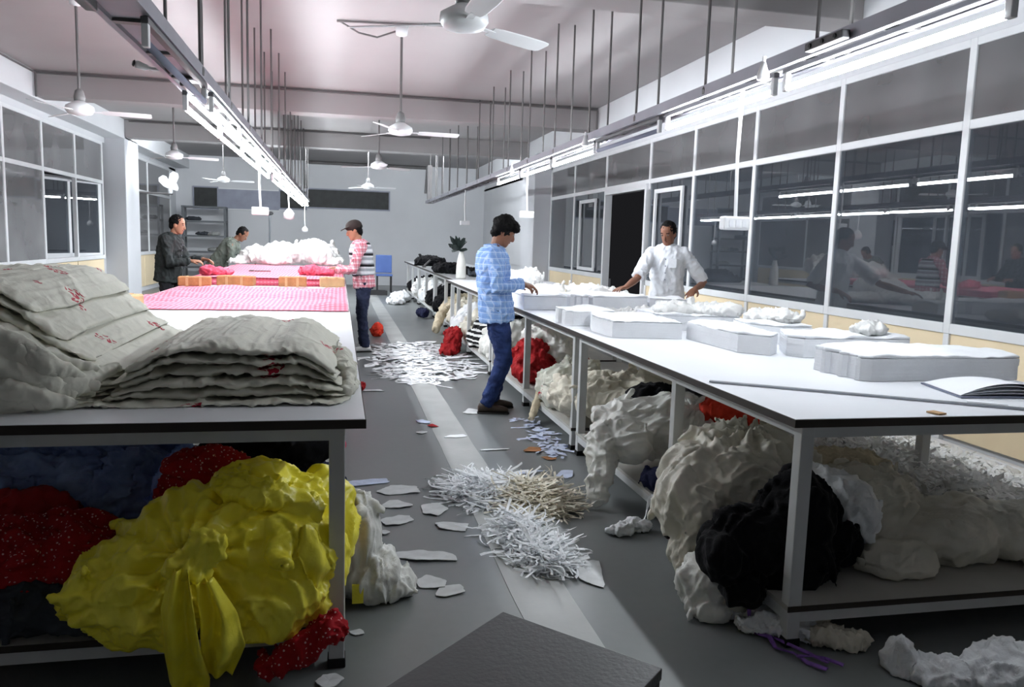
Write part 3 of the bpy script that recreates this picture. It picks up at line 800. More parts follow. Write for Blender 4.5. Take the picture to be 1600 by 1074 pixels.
# ================================================================== LAYERED FABRIC BUNDLES
def slab(x0, x1, yab, zz, seed, m=110, n=44, pucker=None):
    """one folded ply: rounded section swept along x, front fold wavy"""
    mb = MB(); V = []; F = []
    for k in range(m + 1):
        s = k / m; x = x0 + (x1 - x0) * s
        ya, yb = yab(x); zb, zt = zz(x)
        endf = min(1, min(s, 1 - s) / .04) ** .5
        zc = (zb + zt) / 2; h = (zt - zb) / 2 * (.25 + .75 * endf)
        ya += (1 - endf) * .03 + .018 * noise.noise(Vector((x * 5, seed, 0))) + .007 * noise.noise(Vector((x * 17, seed, 3)))
        if pucker: ya += pucker(x)
        for i in range(n):
            t = 2 * pi * i / n; c, s_ = cos(t), sin(t)
            yy = (ya + yb) / 2 + (yb - ya) / 2 * math.copysign(abs(c) ** .35, c)
            z = zc + h * math.copysign(abs(s_) ** .7, s_)
            p = Vector((x, yy, z))
            z += .010 * noise.noise(Vector((x * 7, yy * 5, seed * 3.1))) + .005 * noise.noise(Vector((x * 19, yy * 9, seed)))
            V.append(Vector((x + .02 * noise.noise(Vector((yy * 6, z * 9, seed + 8))) * (1 if s in (0, 1) else .3), yy, z)))
    for k in range(m):
        for i in range(n):
            j = (i + 1) % n
            F.append((k * n + i, k * n + j, (k + 1) * n + j, (k + 1) * n + i))
    F.append(tuple(range(n - 1, -1, -1))); F.append(tuple(m * n + i for i in range(n)))
    return mb.add(V, F)

def rumpled(self, parent, k):
    me = self.mesh('fold')
    bm = bmesh.new(); bm.from_mesh(me); bmesh.ops.recalc_face_normals(bm, faces=bm.faces); bm.to_mesh(me); bm.free()
    wrinkles(me, .0065, 11, k * 2.3 + 1, (1.2, .5, .7), lump=.006)
    return link_mesh('fold', me, 'floral_cloth', parent, True, recalc=False)
MB.rumpled = rumpled
def smooth01(t): t = max(0, min(1, t)); return t * t * (3 - 2 * t)
rnd = random.Random(5)
# bundle in the middle of the near left table
bd = empty('fabric_bundle', (-.36, 3.5, .85), 'cream floral fabric folded in plies at the front corner of the left table', 'fabric', 'floral fabric bundles')
A = lambda x: .30 + .70 * smooth01((x + .86) / .30) * smooth01((.10 - x) / .28)
th = [.012, .042, .036, .046, .036, .044]
zc = 0
for k, h_ in enumerate(th):
    xa = -.84 + .02 * k + rnd.uniform(-.02, .02); xb = .05 - .012 * k + rnd.uniform(-.02, .01)
    y0 = 2.87 + (0 if k == 0 else .05 + .012 * k + rnd.uniform(-.02, .02)); y1 = 4.25 - .03 * k
    if k == 0: xa, xb = -.98, .04
    z0 = zc; z1 = zc + h_
    pk = (lambda x, k=k: (.016 * sin(x * 62 + k) * smooth01((x + .42) / .1) * smooth01((.02 - x) / .1))) if k in (2, 3, 4) else None
    slab(xa, xb, lambda x, a=y0, b=y1: (a + .10 * smooth01((x + .02) / .1), b), lambda x, z0=z0, z1=z1: (.853 + z0 * A(x), .853 + z1 * A(x) * (1 + .12 * noise.noise(Vector((x * 6, k, 2))))), k * 7.3 + 1, pucker=pk).rumpled(bd, k)
    zc = z1 - .003
cloth('drooping_edge', [(.03, 3.10, .875, .035, .13, .024), (.035, 3.3, .905, .035, .2, .03), (.01, 3.4, .94, .04, .22, .03), (.05, 3.22, .868, .03, .1, .016)], 'floral_cloth', 4, parent=bd, amp=.008, freq=14, voxel=.007, zmin=.853, lump=.01, crumple=4, smooth=2)
# tall bundle at the left edge
bd = empty('fabric_bundle', (-1.25, 3.5, .85), 'tall sloping stack of cream floral fabric at the left edge of the frame', 'fabric', 'floral fabric bundles')
zc = 0
for k in range(11):
    h_ = rnd.uniform(.036, .050)
    xa = -1.73 + rnd.uniform(0, .03)
    xb = [-.80, -.77, -.82, -.76, -.74, -.80, -.83, -.78, -.86, -.95, -1.03][k] + rnd.uniform(-.01, .01)
    y0 = 2.84 + .022 * k + rnd.uniform(-.03, .03); y1 = 4.3 + .01 * k
    z0, z1 = zc, zc + h_
    def B(x, k=k): return .30 + .70 * smooth01((-.74 - x) / .50)
    slab(xa, xb, lambda x, a=y0, b=y1: (a + .15 * smooth01((x + .95) / .2), b), lambda x, z0=z0, z1=z1: (.853 + z0 * B(x), .853 + z1 * B(x)), k * 3.7 + 40).rumpled(bd, k)
    zc = z1 - .004
for i, (pts, r) in enumerate((([(-1.25, 2.86, 1.22), (-1.08, 2.84, 1.10), (-.93, 2.84, 1.00), (-.84, 2.90, .95)], [.03, .035, .03, .012]),
                              ([(-1.2, 2.84, 1.08), (-1.05, 2.82, 1.00), (-.92, 2.84, .94), (-.86, 2.88, .90)], [.03, .032, .028, .012]),
                              ([(-1.12, 2.83, .90), (-.98, 2.82, .91), (-.86, 2.9, .935), (-.76, 3.05, .97)], [.03, .034, .03, .014]),
                              ([(-1.18, 2.83, 1.16), (-1.02, 2.82, 1.05), (-.90, 2.84, .97)], [.02, .026, .012]),
                              ([(-1.15, 2.82, .98), (-1.02, 2.80, .93), (-.92, 2.82, .89), (-.84, 2.85, .875)], [.02, .026, .022, .01]))):
    cloth('loose_fold', [], 'floral_cloth', 60 + i, parent=bd, tubes=[(pts, r, 1.5)], amp=.005, freq=18, voxel=.008, lump=.008)

for k in range(9):
    z0 = 1.23 - .042 * k; z1 = .985 - .013 * k; e0 = -.85 + rnd.uniform(-.04, .05)
    pts = [(-1.50, 2.86, z0 + .03), (-1.30, 2.83 + .006 * (k % 3), z0 - .01), (-1.12, 2.82 + .008 * (k % 2), z0 * .6 + z1 * .4 + rnd.uniform(-.01, .01)), (-.97, 2.84, z0 * .2 + z1 * .8), (e0, 2.92 + rnd.uniform(0, .05), z1 - .015)]
    cloth('loose_fold', [], 'floral_cloth', 80 + k, parent=bd, tubes=[(pts, [.016, .024, .026, .022, .010], 1.7)], amp=.005, freq=15, voxel=.008, lump=.01, smooth=2)

# ================================================================== PINK CLOTH AND WEIGHTS ON THE LEFT TABLE
def pink_fn(s, t):
    x = -1.70 + 1.77 * s; y = 6.55 + 2.75 * t + .03 * noise.noise(Vector((s * 6, 3, t)))
    e = min(1, t * 12)
    w_ = max(0, noise.noise(Vector((x * 2.2 + y * 1.2, y * 2.6, 4))) - .05) * .09 + .012 * abs(noise.noise(Vector((x * 5, y * 9, 1))))
    return Vector((x, y, .857 + e * w_ + .004))
pk = grid_sheet(90, 120, pink_fn, .004).build('checked_cloth', 'pink_gingham', smooth=False, origin=(-.8, 7.9, .853))
tag(pk, 'pink and white checked cloth spread over the left table', 'cloth')
lay = empty('cloth_lay', (-.8, 11.6, .85), 'flat lay of many pink cloth plies behind the brown blocks on the left table', 'cloth')
for k in range(5):
    j = rnd.uniform(-.012, .012)
    MB().box(-1.66 + j, .05 + j, 9.80 + rnd.uniform(-.012, .012), 14.0, .853 + k * .0165, .853 + k * .0165 + .0155).build('ply', 'pink_cloth' if k % 2 else 'pink_gingham', lay, bevel=.004)
def lay_fn(s, t):
    x = -1.66 + 1.71 * s; y = 9.79 + 4.2 * t
    return Vector((x, y, .944 + .012 * max(0, noise.noise(Vector((x * 2, y * 2, 7))) + .2)))
grid_sheet(40, 60, lay_fn, .006).build('top_ply', 'pink_gingham', lay)
def block(name, c, half, rz, material, label, group='brown weight blocks', band=False):
    t = empty(name, (c[0], c[1], c[2]), label, 'block', group)
    u = Vector((cos(radians(rz)), sin(radians(rz)), 0)); v = Vector((-sin(radians(rz)), cos(radians(rz)), 0))
    MB().obox(Vector(c) + Vector((0, 0, half[2])), u * half[0], v * half[1], Vector((0, 0, half[2]))).build('body', material, t, bevel=.014)
    for s in (-.45, .35):
        MB().obox(Vector(c) + Vector((0, 0, half[2])) + u * half[0] * s, u * .014, v * (half[1] + .003), Vector((0, 0, half[2] + .003))).build('tape_band', 'tan_kraft', t)
    return t
for i, (x, y, hx, hy, hz, rz, mt, lab) in enumerate((
        (-1.60, 6.42, .145, .10, .062, -12, 'tan_kraft', 'tan wrapped block at the front left corner of the checked cloth'),
        (-1.55, 9.35, .17, .09, .050, 6, 'kraft', 'brown block in the row nearest the man in the dark jacket'),
        (-1.13, 9.48, .20, .09, .055, -4, 'kraft', 'brown block second from the left in the row on the checked cloth'),
        (-.52, 9.52, .155, .09, .055, 2, 'kraft', 'brown block alone in the middle of the row on the checked cloth'),
        (-.08, 9.56, .14, .09, .055, 3, 'tan_kraft', 'brown block at the right end of the row, below the man in the cap'))):
    block('weight_block', (x, y, .868 if i else .853), (hx, hy, hz), rz, mt, lab)
cloth('pink_bunch', [(-.33, 10.6, 1.0, .16, .12, .06), (-.18, 10.5, .99, .13, .1, .05), (-.42, 10.7, .985, .1, .1, .05)], 'pink_cloth', 11, 'deep pink cloth bunched under the hands of the man in the cap', 'cloth', zmin=.95, amp=.02, freq=12, voxel=.012)
cloth('pink_bunch', [(-1.52, 10.1, 1.0, .1, .1, .06), (-1.38, 10.2, .985, .14, .1, .045)], 'pink_cloth', 12, 'pink cloth knot in front of the man in the dark jacket', 'cloth', zmin=.95, amp=.02, freq=12, voxel=.012)
t = empty('scissors', (-1.0, 11.2, .955), 'small dark scissors lying on the pink plies', 'scissors')
MB().bar((-1.1, 11.2, .962), (-.9, 11.23, .962), .02, .012).build('blade', 'dark_plastic', t)
for dx, dy in ((-.13, .03), (-.13, -.04)): MB().tube([(-1.1 + dx * .3 + .03 * cos(a), 11.2 + dy + .03 * sin(a), .965) for a in [2 * pi * k / 10 for k in range(11)]], .007, 6).build('handle', 'dark_plastic', t)
t = empty('seam_ripper', (-.11, 4.7, .853), 'small grey snipping tool near the right edge of the left table', 'tool')
MB().bar((-.2, 4.68, .859), (-.08, 4.72, .859), .012, .008).build('blade', 'ruler_steel', t)
MB().ell((-.05, 4.73, .866), (.045, .03, .013), 10, 6).build('grip', 'rod_metal', t, smooth=True)
# white cloth pile on the far left table
for i, (e, lab) in enumerate((
        ([(-1.35, 14.4, 1.05, .34, .35, .16), (-1.62, 14.2, .98, .22, .2, .08)], 'white crumpled cloth at the left end of the pile on the far left table'),
        ([(-.92, 14.45, 1.10, .36, .4, .20), (-1.05, 14.1, 1.02, .28, .2, .12)], 'white crumpled cloth in the middle of the pile on the far left table'),
        ([(-.42, 14.55, 1.14, .40, .4, .22), (-.28, 14.2, 1.06, .25, .2, .14)], 'tallest white crumpled cloth in the pile, near the man in the cap'),
        ([(-.10, 14.2, 1.0, .20, .22, .10)], 'small white crumpled cloth at the right end of the far pile'))):
    cloth('white_cloth_heap', e, 'white_pile', 20 + i, lab, 'cloth', group='white cloth pile', zmin=.957 if i < 9 else .853, amp=.035, freq=5.5, voxel=.02, lump=.05)

# ================================================================== UNDER THE LEFT TABLE
S0 = SZ + .002
yel = cloth('yellow_bag', [(-.38, 2.82, .34, .37, .24, .25), (-.60, 2.72, .27, .26, .22, .19), (-.20, 2.84, .33, .22, .22, .26), (-.27, 2.92, .50, .22, .18, .13), (-.52, 2.90, .40, .22, .18, .12), (-.06, 3.0, .38, .11, .17, .19), (-.25, 2.74, .22, .22, .18, .15), (-.45, 2.66, .42, .20, .10, .09, 0, -12)],
    'yellow_bag', 31, 'bulging bright yellow plastic sack tied in a knot under the left table', 'sack', tubes=[([(-.62, 2.64, .30), (-.76, 2.60, .31), (-.88, 2.58, .33)], [.12, .06, .012], 1.0)],
    amp=.024, freq=6.2, stretch=(.8, 1, .75), voxel=.008, zmin=S0, lump=.035, knot=(Vector((-.47, 2.50, .44)), Vector((0, 1, 0))), kamp=.026, kn=13, smooth=4, crumple=2)
cloth('knot', [(-.47, 2.475, .44, .045, .04, .04), (-.40, 2.49, .49, .06, .03, .06), (-.43, 2.48, .41, .05, .035, .03)], 'yellow_bag', 33, parent=yel, amp=.012, freq=20, voxel=.008, lump=.01)
def sash(pts, wd, seed, parent, material, name='hanging_tail'):
    def fn(s, t):
        i = t * (len(pts) - 1); k = min(int(i), len(pts) - 2); f = i - k
        p = Vector(pts[k]).lerp(Vector(pts[k + 1]), f); w_ = wd[k] * (1 - f) + wd[k + 1] * f
        return p + Vector(((s - .5) * w_, .022 * sin(s * 9 + t * 3 + seed) + .012 * noise.noise(Vector((s * 4, t * 6, seed))), .008 * noise.noise(Vector((s * 5, t * 5, seed + 2)))))
    mb = MB(); nx, ny = 16, 40; V = []; F = []
    for q, off in ((0, 0), (1, .006)):
        for j in range(ny + 1):
            for i in range(nx + 1): V.append(fn(i / nx, j / ny) + Vector((0, off, 0)))
    W = nx + 1; n = W * (ny + 1)
    for j in range(ny):
        for i in range(nx):
            a = j * W + i; F.append((a, a + 1, a + W + 1, a + W)); F.append((n + a, n + a + W, n + a + W + 1, n + a + 1))
    for i in range(nx): F.append((i, n + i, n + i + 1, i + 1)); a = ny * W + i; F.append((a, a + 1, n + a + 1, n + a))
    for j in range(ny): a = j * W; F.append((a, a + W, n + a + W, n + a)); a += nx; F.append((a, n + a, n + a + W, a + W))
    return mb.add(V, F).build(name, material, parent, smooth=True)
sash([(-.465, 2.44, .45), (-.47, 2.42, .33), (-.46, 2.44, .18), (-.455, 2.52, .05), (-.45, 2.54, -.02)], [.05, .10, .11, .12, .09], 1.0, yel, 'yellow_bag')
sash([(-.40, 2.47, .40), (-.36, 2.47, .28), (-.35, 2.48, .16), (-.37, 2.53, .05)], [.05, .10, .13, .08], 4.0, yel, 'yellow_bag')
cloth('top_flap', [(-.28, 2.76, .58, .15, .10, .04, 10, 15), (-.14, 2.78, .49, .10, .08, .07)], 'yellow_bag', 36, parent=yel, amp=.014, freq=13, voxel=.009, lump=.02)

cloth('blue_cloth_heap', [(-1.05, 3.75, .38, .42, .4, .24), (-1.30, 3.6, .34, .3, .3, .22), (-.85, 3.6, .34, .28, .3, .2), (-1.0, 3.55, .22, .5, .3, .13)], 'steelblue_cloth', 41, 'big heap of steel blue cloth under the left table', 'cloth', amp=.034, freq=8, stretch=(.7, 1, 1.2), voxel=.010, zmin=S0, lump=.05, crumple=14, smooth=2)
cloth('blue_cloth_strip', [(-.66, 3.45, .40, .09, .16, .17, 0, 12)], 'blue_cloth', 42, 'pale and dark blue cloth end between the blue heap and the black roll', 'cloth', amp=.018, freq=12, voxel=.01, zmin=S0, tubes=[([(-.70, 3.3, .16), (-.66, 3.4, .3), (-.60, 3.45, .52)], [.06, .07, .05])])
rl = cloth('black_roll', [(-.34, 3.62, .50, .25, .10, .10), (-.2, 3.62, .51, .2, .1, .095), (-.48, 3.62, .50, .12, .1, .1)], 'black_cloth', 43, 'fat black fabric roll lying under the left table behind the yellow sack', 'fabric roll', amp=.008, freq=9, voxel=.012, lump=.01)
cloth('pink_end', [(.0, 3.62, .52, .03, .055, .05)], 'pink_cloth', 44, parent=rl, amp=.008, freq=20, voxel=.008)
cloth('dark_support', [(-.3, 3.75, .26, .34, .25, .18)], 'navy_cloth', 45, parent=rl, amp=.02, freq=8, voxel=.015, zmin=S0)
cloth('black_cloth_lump', [(-.06, 3.28, .36, .085, .12, .12), (-.1, 3.4, .24, .12, .15, .13)], 'black_cloth', 46, 'small black cloth lump beside the left table leg', 'cloth', amp=.015, freq=12, voxel=.011, zmin=S0)
cloth('dotted_cloth', [(-1.08, 2.95, .27, .22, .18, .15), (-.92, 2.98, .26, .18, .2, .16), (-1.25, 2.9, .26, .25, .15, .15)], 'red_dots', 47, 'red cloth with white dots heaped left of the yellow sack', 'cloth', amp=.022, freq=8, stretch=(.6, 1, 1.3), voxel=.011, zmin=S0, lump=.03)
cloth('dotted_cloth', [(-.50, 3.16, .56, .17, .1, .07), (-.55, 3.2, .36, .16, .11, .2)], 'red_dots', 48, 'red dotted cloth peeking out above the back of the yellow sack', 'cloth', amp=.014, freq=11, voxel=.011, zmin=S0)
cloth('red_cloth_end', [(-.02, 3.06, .46, .05, .07, .07), (-.03, 3.1, .28, .06, .08, .16)], 'red_cloth', 149, 'red cloth end poking out right of the yellow sack', 'cloth', amp=.01, freq=14, voxel=.01, zmin=S0)
cloth('red_cloth_lump', [(-1.15, 3.22, .40, .2, .10, .06), (-1.2, 3.2, .26, .2, .1, .14)], 'red_cloth', 49, 'plain red cloth between the blue heap and the dotted cloth', 'cloth', amp=.015, freq=9, voxel=.012, zmin=S0)
cloth('charcoal_cloth', [(-1.02, 2.80, .19, .20, .10, .09), (-.85, 2.78, .16, .14, .08, .06), (-1.2, 2.8, .2, .15, .1, .1)], 'charcoal_cloth', 50, 'charcoal grey cloth at the front of the left lower shelf', 'cloth', amp=.014, freq=10, stretch=(.6, 1, 1), voxel=.01, zmin=S0)
cloth('dotted_roll', [(-.12, 2.60, .085, .17, .06, .05, 0, -28), (-.02, 2.60, .14, .07, .06, .05)], 'red_dots', 51, 'red dotted cloth hanging off the shelf below the yellow sack', 'cloth', amp=.018, freq=11, voxel=.008, lump=.02, crumple=5)
wb = cloth('white_sack', [(.09, 3.30, .16, .09, .14, .22), (.14, 3.28, .04, .13, .15, .12), (.24, 3.26, .0, .08, .10, .07)], 'white_bag', 52, 'white plastic sack slumped on the floor beside the left table leg', 'sack', amp=.016, freq=8, stretch=(1.3, 1.3, .4), voxel=.008, zmin=FZ + .003, lump=.02, crumple=4, tubes=[([(.26, 3.22, .01), (.33, 3.2, -.03)], [.05, .012])])
MB().box(.055, .10, 3.13, 3.137, -.02, .06).build('yellow_print', 'yellow_bag', wb)
# things on the aisle floor by the left table
for i, (x, y, r, lab) in enumerate(((.58, 12.4, .10, 'round red cloth ball on the floor by the shoes of the man in the cap'), (.20, 7.9, .055, 'small red cloth ball on the floor at the left table edge'))):
    cloth('red_ball', [(x, y, FZ + r * .95, r, r, r)], 'orange_red' if i == 0 else 'red_cloth', 55 + i, lab, 'cloth', amp=.015, freq=16, voxel=.01, zmin=FZ + .002, lump=.02)

# ================================================================== ON THE RIGHT TABLE
T0 = .852
def dens(poly, step=.05):
    out = []
    for i, p in enumerate(poly):
        q = poly[(i + 1) % len(poly)]; L = math.hypot(q[0] - p[0], q[1] - p[1]); n = max(1, int(L / step))
        out += [(p[0] + (q[0] - p[0]) * k / n, p[1] + (q[1] - p[1]) * k / n) for k in range(n)]
    return out
def notched(p, q, n, d):
    """zigzag of n slits from p to q"""
    out = []; dx, dy = q[0] - p[0], q[1] - p[1]; L = math.hypot(dx, dy); nx, ny = -dy / L, dx / L
    for k in range(n):
        for f, e in ((.0, 0), (.62, 0), (.72, d), (.9, d * .8)):
            t = (k + f) / n; out.append((p[0] + dx * t + nx * e, p[1] + dy * t + ny * e))
    return out
def cut_stack(poly, h_, label, seed, layers=6, z0=T0, top=None, group='white cut stacks on the right table'):
    r = random.Random(seed); cx = sum(p[0] for p in poly) / len(poly); cy = sum(p[1] for p in poly) / len(poly)
    t = empty('cut_stack', (cx, cy, z0), label, 'cut fabric', group)
    P = dens(poly, .06)
    for k in range(layers):
        jx, jy = r.uniform(-.0012, .0012), r.uniform(-.0012, .0012)
        za = z0 + h_ * k / layers; zb = z0 + h_ * (k + 1) / layers - .0004
        s = 1 + r.uniform(-.002, .002)
        MB().prism([(cx + (x - cx) * s + jx + .001 * noise.noise(Vector((x * 20, y * 20, k + seed))), cy + (y - cy) * s + jy) for x, y in P], za, zb).build('ply_block', 'cut_white', t)
    # uppermost rumpled ply
    me = remesh(MB().prism(P, z0 + h_, z0 + h_ + .016), .010, 1)
    for v in me.vertices:
        v.co.z += .018 * noise.noise(Vector((v.co.x * 6, v.co.y * 6, seed))) * (1 if v.co.z > z0 + h_ + .006 else 0) + .006 * noise.noise(Vector((v.co.x * 16, v.co.y * 16, seed)))
        v.co.z = max(v.co.z, z0 + h_ - .001)
    link_mesh('top_ply', me, 'cut_white', t, True, recalc=False)
    return t
cut_stack(notched((2.37, 3.62), (2.42, 3.28), 3, -.03) + [(2.44, 3.26), (3.26, 3.27), (3.27, 3.66), (2.9, 3.76), (2.5, 3.74)], .105, 'largest white cut stack, behind the notebook, with slits in its left end', 1)
cut_stack([(2.50, 4.10), (2.56, 4.02), (3.24, 4.02), (3.26, 4.32), (2.9, 4.42), (2.62, 4.38)], .105, 'white cut stack second from the front, behind the largest one', 2)
cut_stack([(2.24, 4.88), (2.27, 4.24), (2.40, 4.10), (2.50, 4.20), (2.53, 4.9), (2.4, 5.0)], .105, 'long narrow white cut stack pointing at the table front', 3)
cut_stack([(1.74, 4.92), (2.20, 4.86), (2.21, 5.25), (2.18, 5.55), (1.80, 5.58), (1.72, 5.3)], .10, 'boat-shaped white cut stack at the middle of the right table', 4)
cut_stack(notched((1.64, 5.98), (1.66, 5.66), 2, -.03) + [(1.68, 5.62), (2.0, 5.62), (2.06, 5.98), (1.9, 6.12)], .10, 'small white cut stack with slits at the table edge beyond the boat-shaped one', 5)
cut_stack([(1.62, 6.98), (2.02, 6.98), (2.04, 7.5), (1.95, 7.75), (1.63, 7.7)], .115, 'white cut stack under the hands of the man in blue', 6)
cut_stack(notched((2.07, 7.04), (2.24, 7.02), 3, .03) + [(2.25, 7.05), (2.26, 7.5), (2.08, 7.5)], .115, 'slotted white cut stack between the two far stacks', 7)
cut_stack([(2.29, 7.04), (2.82, 7.04), (2.9, 7.4), (2.7, 7.6), (2.3, 7.56)], .115, 'white cut stack under the outstretched hand of the man in white', 8)
cut_stack([(2.62, 4.75), (2.76, 4.58), (2.98, 4.60), (3.02, 5.0), (2.66, 5.05)], .11, 'white cut stack behind the long narrow one', 9)
cut_stack([(2.86, 7.08), (3.22, 7.05), (3.24, 7.4), (2.95, 7.42)], .10, 'small white cut stack right in front of the man in white', 10)
cut_stack([(2.28, 5.4), (2.85, 5.32), (3.0, 5.6), (2.7, 5.95), (2.25, 5.85)], .10, 'wide white cut stack in the middle of the right table', 12)
for i, (e, lab) in enumerate((
        ([(3.08, 4.18, 1.0, .10, .10, .04), (3.18, 4.28, 1.0, .06, .07, .05)], 'crumpled white offcut at the right end of the second cut stack'),
        ([(2.9, 4.85, 1.0, .14, .14, .05), (2.8, 4.95, .99, .1, .1, .04)], 'crumpled white offcut on the stack behind the long narrow one'),
        ([(2.75, 5.5, .99, .2, .2, .05), (2.45, 5.6, .98, .16, .16, .04)], 'rumpled white pieces on the wide middle stack'),
        ([(3.05, 6.2, .90, .18, .3, .06), (2.85, 6.5, .89, .2, .25, .05)], 'rumpled white pieces along the window side of the right table'),
        ([(2.5, 6.35, .88, .25, .2, .035), (2.2, 6.4, .875, .15, .15, .03)], 'flat rumpled white pieces in the middle of the right table'),
        ([(3.1, 5.2, .90, .14, .2, .06)], 'crumpled white pieces near the window-side table edge'),
        ([(2.25, 8.4, .92, .35, .3, .07), (2.6, 8.3, .93, .3, .3, .08), (2.9, 8.6, .90, .3, .3, .06)], 'loose white pieces piled beyond the outstretched arm of the man in white'),
        ([(2.05, 9.4, .97, .26, .3, .12), (2.25, 9.5, 1.0, .18, .2, .13), (1.9, 9.3, .93, .2, .2, .08)], 'tall white cloth heap behind the hands of the man in blue'))):
    cloth('white_offcuts', e, 'white_pile', 70 + i, lab, 'cloth', group='loose white pieces on the right table', zmin=T0 if i > 2 else .96, amp=.02, freq=11, voxel=.012, lump=.025)
cloth('pinkish_offcuts', [(2.0, 7.95, .90, .28, .2, .045), (2.35, 7.9, .89, .2, .15, .035)], 'cream_cloth', 79, 'pinkish cream pieces spread between the two workers on the right table', 'cloth', zmin=T0, amp=.02, freq=11, voxel=.012)
# open notebook
nb = empty('notebook', (2.85, 3.02, T0), 'open notebook with curled white pages at the right table front', 'notebook')
MB().obox((2.86, 3.0, T0 + .003), Vector((.25, -.02, 0)), Vector((.04, .17, 0)), Vector((0, 0, .003))).build('cover', 'paper_grey', nb)
def page_fn(lift, sh):
    def fn(s, t):
        x = -.24 + .48 * s; z = lift * (sin(pi * min(1, s * 1.05)) ** .8) * (.55 + .45 * (1 - t)) + .004
        p = Vector((2.86, 3.0, T0 + .006)) + Vector((.25, -.02, 0)).normalized() * (x + sh * .02) + Vector((.04, .17, 0)).normalized() * (-.16 + .32 * t)
        p.z += z; return p
    return fn
for k, (l, sh) in enumerate(((.008, 0), (.022, .3), (.040, -.2), (.052, .2))): grid_sheet(24, 8, page_fn(l, sh), .002).build('page', 'paper', nb, smooth=False)
rl = MB().bar((1.63, 3.28, T0 + .004), (2.70, 2.58, T0 + .004), .028, .006).build('straightedge', 'ruler_steel', origin=(2.15, 2.93, T0))
tag(rl, 'long thin steel straightedge lying diagonally across the right table front', 'ruler')
tag(MB().bar((2.50, 2.74, T0 + .011), (2.62, 2.66, T0 + .011), .03, .003).build('tape_piece', 'paper', origin=(2.56, 2.7, T0)), 'short white tape piece stuck over the straightedge', 'tape')
tag(MB().obox((2.22, 2.575, T0 + .003), Vector((.02, .005, 0)), Vector((-.008, .025, 0)), (0, 0, .003)).build('yellow_tab', 'tan_kraft', origin=(2.22, 2.575, T0)), 'small yellow paper tab at the front edge of the right table', 'paper tab')
tag(MB().ell((2.57, 4.56, T0 + .012), (.035, .02, .012), 10, 6).build('bobbin', 'dark_plastic', smooth=True, origin=(2.57, 4.56, T0)), 'small dark bobbin beside the long narrow cut stack', 'bobbin')
# things on the far tables
t = empty('canister', (1.88, 12.55, T0), 'white upright canister topped with dark leafy sprigs on the far table', 'canister')
MB().lathe((1.88, 12.55, T0), [(.075, 0), (.08, .02), (.075, .2), (.06, .3), (.04, .38), (.035, .42)], 14).build('body', 'white_bag', t, smooth=True)
r2 = random.Random(3)
for k in range(17):
    a = r2.uniform(0, 2 * pi); el = r2.uniform(-.1, 1.4); L = r2.uniform(.14, .27); u = Vector((cos(a) * cos(el), sin(a) * cos(el), sin(el))); v = u.orthogonal().normalized(); c0 = Vector((1.84, 12.55, 1.30))
    MB().loft([(c0 + u * L * s, v, u.cross(v), hw, .006) for s, hw in ((0, .012), (.35, .045), (.7, .05), (1, .01))], 8).build('leaf', 'leaf_dark', t)
for i, (e, mt, lab) in enumerate((([(1.95, 14.5, .93, .3, .35, .10), (2.25, 14.2, .90, .3, .25, .06)], 'black_cloth', 'black cloth heap right of the white canister on the far table'),
        ([(2.05, 18.4, .95, .35, .4, .12)], 'black_cloth', 'black cloth heap on the far grey table, left of the canister'),
        ([(2.5, 13.3, .90, .4, .3, .06)], 'charcoal_cloth', 'flat charcoal cloth on the grey table behind the man in blue'))):
    cloth('dark_cloth_heap', e, mt, 90 + i, lab, 'cloth', zmin=T0, amp=.03, freq=7, voxel=.018)
t = empty('clamp_arm', (1.78, 17.2, T0), 'small grey clamp at the edge of the far grey table', 'clamp')
MB().box(1.74, 1.82, 17.2, 17.3, T0, T0 + .03).build('clamp_base', 'rod_metal', t); MB().bar((1.78, 17.25, T0 + .03), (1.92, 17.3, T0 + .16), .03, .03).build('clamp_lever', 'rod_metal', t)

# ================================================================== UNDER THE RIGHT TABLE
cloth('white_sack', [(1.95, 4.55, .34, .38, .30, .18), (1.66, 4.42, .32, .16, .25, .14), (1.50, 4.34, .20, .08, .16, .2), (2.15, 4.6, .36, .25, .25, .16)], 'white_bag', 101, 'white sack drooping over the shelf rail under the right table', 'sack', amp=.020, freq=6, stretch=(.5, 1, 1.3), voxel=.009, zmin=None, lump=.03, crumple=4, knot=(Vector((2.1, 4.4, .5)), Vector((.5, .3, 1)).normalized()), kamp=.03, kn=11, tubes=[([(1.5, 4.3, .2), (1.45, 4.25, .05), (1.46, 4.2, -.02)], [.09, .07, .05])])
cloth('cream_sack', [(1.78, 3.35, .36, .32, .28, .20), (1.52, 3.22, .30, .14, .22, .16), (1.95, 3.5, .44, .3, .3, .17), (1.50, 3.12, .16, .08, .12, .12)], 'cream_bag', 102, 'large creased cream sack between two right table legs', 'sack', amp=.022, freq=5.5, stretch=(1.2, 1.2, .5), voxel=.0085, zmin=None, lump=.04, crumple=3, knot=(Vector((1.95, 3.45, .6)), Vector((-.3, -.5, 1)).normalized()), kamp=.035, kn=12, tubes=[([(1.5, 3.1, .16), (1.46, 3.05, .04), (1.47, 3.02, -.03)], [.07, .05, .03]), ([(1.62, 3.0, .2), (1.60, 2.9, .0), (1.58, 2.86, -.04)], [.10, .08, .06])])
cloth('black_cloth_heap', [(1.66, 2.86, .26, .22, .13, .14), (1.88, 2.90, .34, .16, .14, .18), (2.04, 2.90, .24, .14, .12, .10), (1.82, 2.83, .18, .2, .11, .12), (1.50, 2.80, .24, .09, .1, .10)], 'black_cloth', 103, 'pitch black cloth heaped behind the nearest right table leg', 'cloth', amp=.022, freq=6, crumple=4, voxel=.011, zmin=.04, lump=.03, tubes=[([(1.60, 2.84, .2), (1.57, 2.79, .1), (1.56, 2.77, .04)], [.09, .085, .06])])
